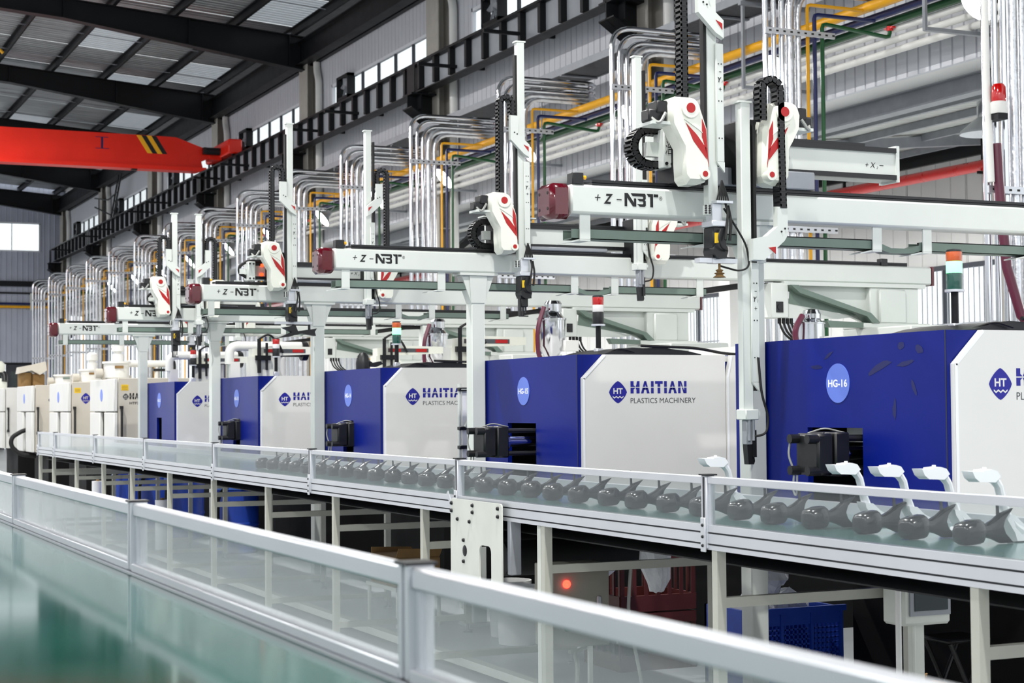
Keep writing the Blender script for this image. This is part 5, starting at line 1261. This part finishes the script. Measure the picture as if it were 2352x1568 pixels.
obj('crate_frame', MB().box(x0, x1, y0, y1, 0, .02).box(x0, x1, y0, y0 + .02, 0, .15).box(x0, x1, y0, y0 + .02, .36, .44).box(x0, x1, y1 - .02, y1, 0, .44).box(x0, x0 + .02, y0, y1, 0, .44).box(x1 - .02, x1, y0, y1, 0, .44).box(x0 - .015, x1 + .015, y0 - .015, y0 + .005, .42, .45), 'crate_blue', cr)
gm = MB()
for i in range(22): gm.box(x0 + .01 + i * .0255, x0 + .018 + i * .0255, y0 + .004, y0 + .014, .15, .36)
for i in range(8): gm.box(x0, x1, y0 + .004, y0 + .014, .15 + i * .026, .158 + i * .026)
obj('mesh_side', gm, 'crate_blue', cr, smooth=False, kind='stuff')
for i in range(4): obj('crate_rib', MB().box(x0 + .0 + i * .183, x0 + .016 + i * .183, y0 - .012, y0 + .004, .0, .43), 'crate_blue', cr)
def bag(name, c, r, label, group, seed, sz=1.0):
    random.seed(seed); vs = []; fs = []; n, m_ = 12, 7
    for i in range(m_ + 1):
        t = math.pi * i / m_
        for k in range(n):
            a = 2 * math.pi * k / n; j = 1 + random.uniform(-.22, .22)
            vs.append((c[0] + r * math.sin(t) * math.cos(a) * j, c[1] + r * .8 * math.sin(t) * math.sin(a) * j, c[2] + r * sz * math.cos(t) * j))
    for i in range(m_):
        for k in range(n): fs.append((i * n + k, i * n + (k + 1) % n, (i + 1) * n + (k + 1) % n, (i + 1) * n + k))
    o = obj(name, MB().add(vs, fs), 'bag_film'); tag(o, label, 'bag', group); o.data.polygons.foreach_set('use_smooth', [False] * len(o.data.polygons))
    return o
bag('film_bag', (4.84, 7.62, .43), .095, 'crumpled clear film bag at the left end of the blue mesh crate', 'film bags in the blue crate', 1, .8)
bag('film_bag', (5.08, 7.63, .43), .10, 'crumpled clear film bag at the right end of the blue mesh crate', 'film bags in the blue crate', 2, .85)
bag('film_bag', (4.96, 7.64, .60), .11, 'crumpled white film bag on top of the other bags in the blue crate', 'film bags in the blue crate', 3, .8)
hb2 = thing('hanging_film_bag', 'crumpled white film bag hanging under the conveyor left of the nearest robot post', 'bag', (4.1, 7.2, .6))
vs = []; random.seed(5)
def sack(cx, cy, z0, z1, r, tip):
    prof = [(r * .9, z1), (r * 1.05, z1 - .06), (r, (z0 + z1) / 2), (r * .8, z0 + .05), (r * tip, z0)]
    vs = []; fs = []; n = 12
    for rr_, z in prof:
        for k in range(n):
            a = 2 * math.pi * k / n; j = 1 + random.uniform(-.18, .18); vs.append((cx + rr_ * j * math.cos(a), cy + rr_ * j * math.sin(a) * .7, z + random.uniform(-.01, .01)))
    for i in range(len(prof) - 1):
        for k in range(n): fs.append((i * n + k, i * n + (k + 1) % n, (i + 1) * n + (k + 1) % n, (i + 1) * n + k))
    fs += [tuple(range(n)), tuple(range((len(prof) - 1) * n, len(prof) * n))]
    return MB().add(vs, fs)
obj('sack', sack(4.28, 7.62, .55, .84, .085, .5), 'bag_film', hb2, smooth=False)
obj('hook', MB().tube([(4.28, 7.62, .83), (4.28, 7.62, .857)], .006, 6), 'steel_grey', hb2)
h3 = thing('hanging_film_tip', 'pointed clear film corner hanging above the dark red crates', 'bag', (4.3, 8.3, .6))
obj('film_cone', MB().prism([(4.19, .70), (4.42, .68), (4.40, .60), (4.33, .55), (4.31, .555), (4.25, .60)], 'y', 8.28, 8.30), 'bag_film', h3, smooth=False)
obj('hook', MB().tube([(4.3, 8.29, .69), (4.3, 8.29, .857)], .005, 6), 'steel_grey', h3)
for i, (xx, yy, z, lab) in enumerate(((4.78, 8.72, 0, 'dark red slatted crate on the floor beside the olive cabinet'), (4.78, 8.72, .33, 'upper dark red slatted crate, stacked beside the olive cabinet'))):
    C_ = thing('red_crate', lab, 'crate', (xx, yy, z), 'dark red crates under the conveyor')
    a, b = .24, .22
    obj('crate_floor', MB().box(xx - a, xx + a, yy - b, yy + b, z, z + .02), 'crate_red', C_)
    for sx in (-1, 1):
        obj('crate_side', MB().box(xx + sx * a - .01, xx + sx * a + .01, yy - b, yy + b, z, z + .09).box(xx + sx * a - .01, xx + sx * a + .01, yy - b, yy + b, z + .26, z + .32), 'crate_red', C_)
        obj('crate_side', MB().box(xx - a, xx + a, yy + sx * b - .01, yy + sx * b + .01, z, z + .09).box(xx - a, xx + a, yy + sx * b - .01, yy + sx * b + .01, z + .26, z + .32), 'crate_red', C_)
        for q in range(7): obj('slat', MB().box(xx + sx * a - .006, xx + sx * a + .006, yy - b + q * .07, yy - b + q * .07 + .022, z + .09, z + .26), 'crate_red', C_)
        for q in range(7): obj('slat', MB().box(xx - a + q * .076, xx - a + q * .076 + .022, yy + sx * b - .006, yy + sx * b + .006, z + .09, z + .26), 'crate_red', C_)
for i, (xx, yy, lab) in enumerate(((4.50, 9.80, 'white plastic pail with a wire handle under the far conveyor'), (4.60, 10.15, 'white plastic pail with a printed side, behind the other pail'))):
    B_ = thing('white_pail', lab, 'pail', (xx, yy, 0), 'white pails under the conveyor')
    obj('pail_body', MB().lathe([(.115, 0), (.12, .005), (.14, .34), (.148, .345), (.148, .365), (.138, .365), (.115, .02), (0, .02)], (xx, yy, 0), 24), 'pail_white', B_)
    obj('wire_handle', MB().tube([(xx - .145, yy - .02, .34), (xx - .1, yy - .11, .24), (xx, yy - .16, .2), (xx + .1, yy - .11, .25), (xx + .145, yy - .02, .34)], .004, 6, .05), 'steel_grey', B_)
    if i: obj('printed_label', MB().box(xx - .08, xx - .02, yy - .141, yy - .135, .12, .25), 'label_yellow', B_)
B_ = thing('cardboard_box', 'brown cardboard box on a trolley behind the pale drive plate', 'box', (4.6, 11.1, .3))
obj('carton', MB().box(4.1, 4.42, 10.9, 11.4, .27, .47, .004).box(4.1, 4.42, 10.895, 10.9, .27, .46), 'carton', B_)
obj('flap', MB().prism([(4.1, .47), (4.42, .47), (4.44, .52), (4.12, .53)], 'y', 10.9, 10.905), 'carton', B_)
obj('flap', MB().prism([(4.1, .47), (4.42, .47), (4.4, .5), (4.1, .51)], 'y', 11.39, 11.395), 'carton', B_)
tr = thing('low_trolley', 'low white wire trolley under the cardboard box', 'trolley', (4.5, 11.1, 0))
obj('deck', MB().box(4.08, 4.42, 10.85, 11.45, .245, .27), 'frame_paint', tr)
for xx in (4.1, 4.4):
    for yy in (10.87, 11.43): obj('leg', MB().cyl((xx, yy, 0), (xx, yy, .25), .014, 8), 'frame_paint', tr)
fc = thing('torn_cardboard', 'torn brown cardboard box on the floor at the bottom right under the monitor', 'box', (4.65, 6.0, 0))
obj('carton', MB().prism([(4.25, 0), (5.05, 0), (5.02, .24), (4.9, .235), (4.85, .27), (4.78, .25), (4.4, .29), (4.24, .22)], 'y', 5.9, 6.15), 'carton', fc, smooth=False)
obj('flap', MB().prism([(4.24, .22), (4.42, .29), (4.6, .345), (4.62, .31), (4.7, .33), (4.68, .28), (4.4, .25)], 'y', 6.0, 6.01), 'carton', fc, smooth=False)
so = thing('black_stool', 'low black folding stool behind the operator monitor post', 'stool', (5.1, 6.3, 0))
obj('seat', MB().box(4.98, 5.22, 6.2, 6.42, .41, .43, .01), 'black_plastic', so)
for a, b in (((5.0, 6.22, .41), (5.2, 6.22, 0)), ((5.2, 6.22, .41), (5.0, 6.22, 0)), ((5.0, 6.40, .41), (5.2, 6.40, 0)), ((5.2, 6.40, .41), (5.0, 6.40, 0))): obj('leg', MB().cyl(a, b, .011, 8), 'black_plastic', so)
obj('brace', MB().cyl((5.1, 6.22, .205), (5.1, 6.40, .205), .009, 8), 'black_plastic', so)
BL = ['nearest of the blue drums under the conveyor, below the HG-12 machine', 'second blue drum under the far end of the conveyor', 'third blue drum under the far end of the conveyor', 'last blue drum under the far end of the conveyor']
for i, (xx, yy) in enumerate(((4.76, 17.3), (4.72, 19.4), (4.72, 20.8), (4.72, 22.4))):
    B_ = thing('blue_drum', BL[i], 'drum', (xx, yy, 0), 'blue drums under the conveyor')
    obj('drum_body', MB().lathe([(.2, 0), (.22, .02), (.22, .28), (.228, .29), (.228, .31), (.22, .32), (.22, .6), (.228, .61), (.228, .63), (.21, .66), (.2, .66)], (xx, yy, 0), 22), 'crate_blue', B_)
    obj('drum_lid', MB().lathe([(.23, .655), (.235, .67), (.235, .70), (.2, .71), (0, .71)], (xx, yy, 0), 22), mat('lid_blue', (70, 120, 220), .4, var=.05) if 'lid_blue' not in MAT else 'lid_blue', B_)
    obj('drum_hose', MB().tube([(xx - .1, yy - .15, .72), (xx - .26, yy - .22, .62), (xx - .26, yy - .2, .35), (xx - .22, yy - .15, .1)], .02, 8, .1), 'black_rubber', B_)
for i, (xx, yy, lab) in enumerate(((4.05, 17.6, 'white film roll standing under the conveyor between blue drums'), (4.35, 22.6, 'white film roll standing past the far end of the conveyor'))):
    R_ = thing('film_roll', lab, 'roll', (xx, yy, 0), 'white film rolls')
    obj('film', MB().lathe([(.02, .0), (.075, 0), (.075, .55), (.02, .55), (.02, 0)], (xx, yy, 0), 18), 'moulded_white', R_)
    obj('core', MB().lathe([(.014, 0), (.02, 0), (.02, .57), (.014, .57), (.014, 0)], (xx, yy, 0), 12), 'carton', R_)
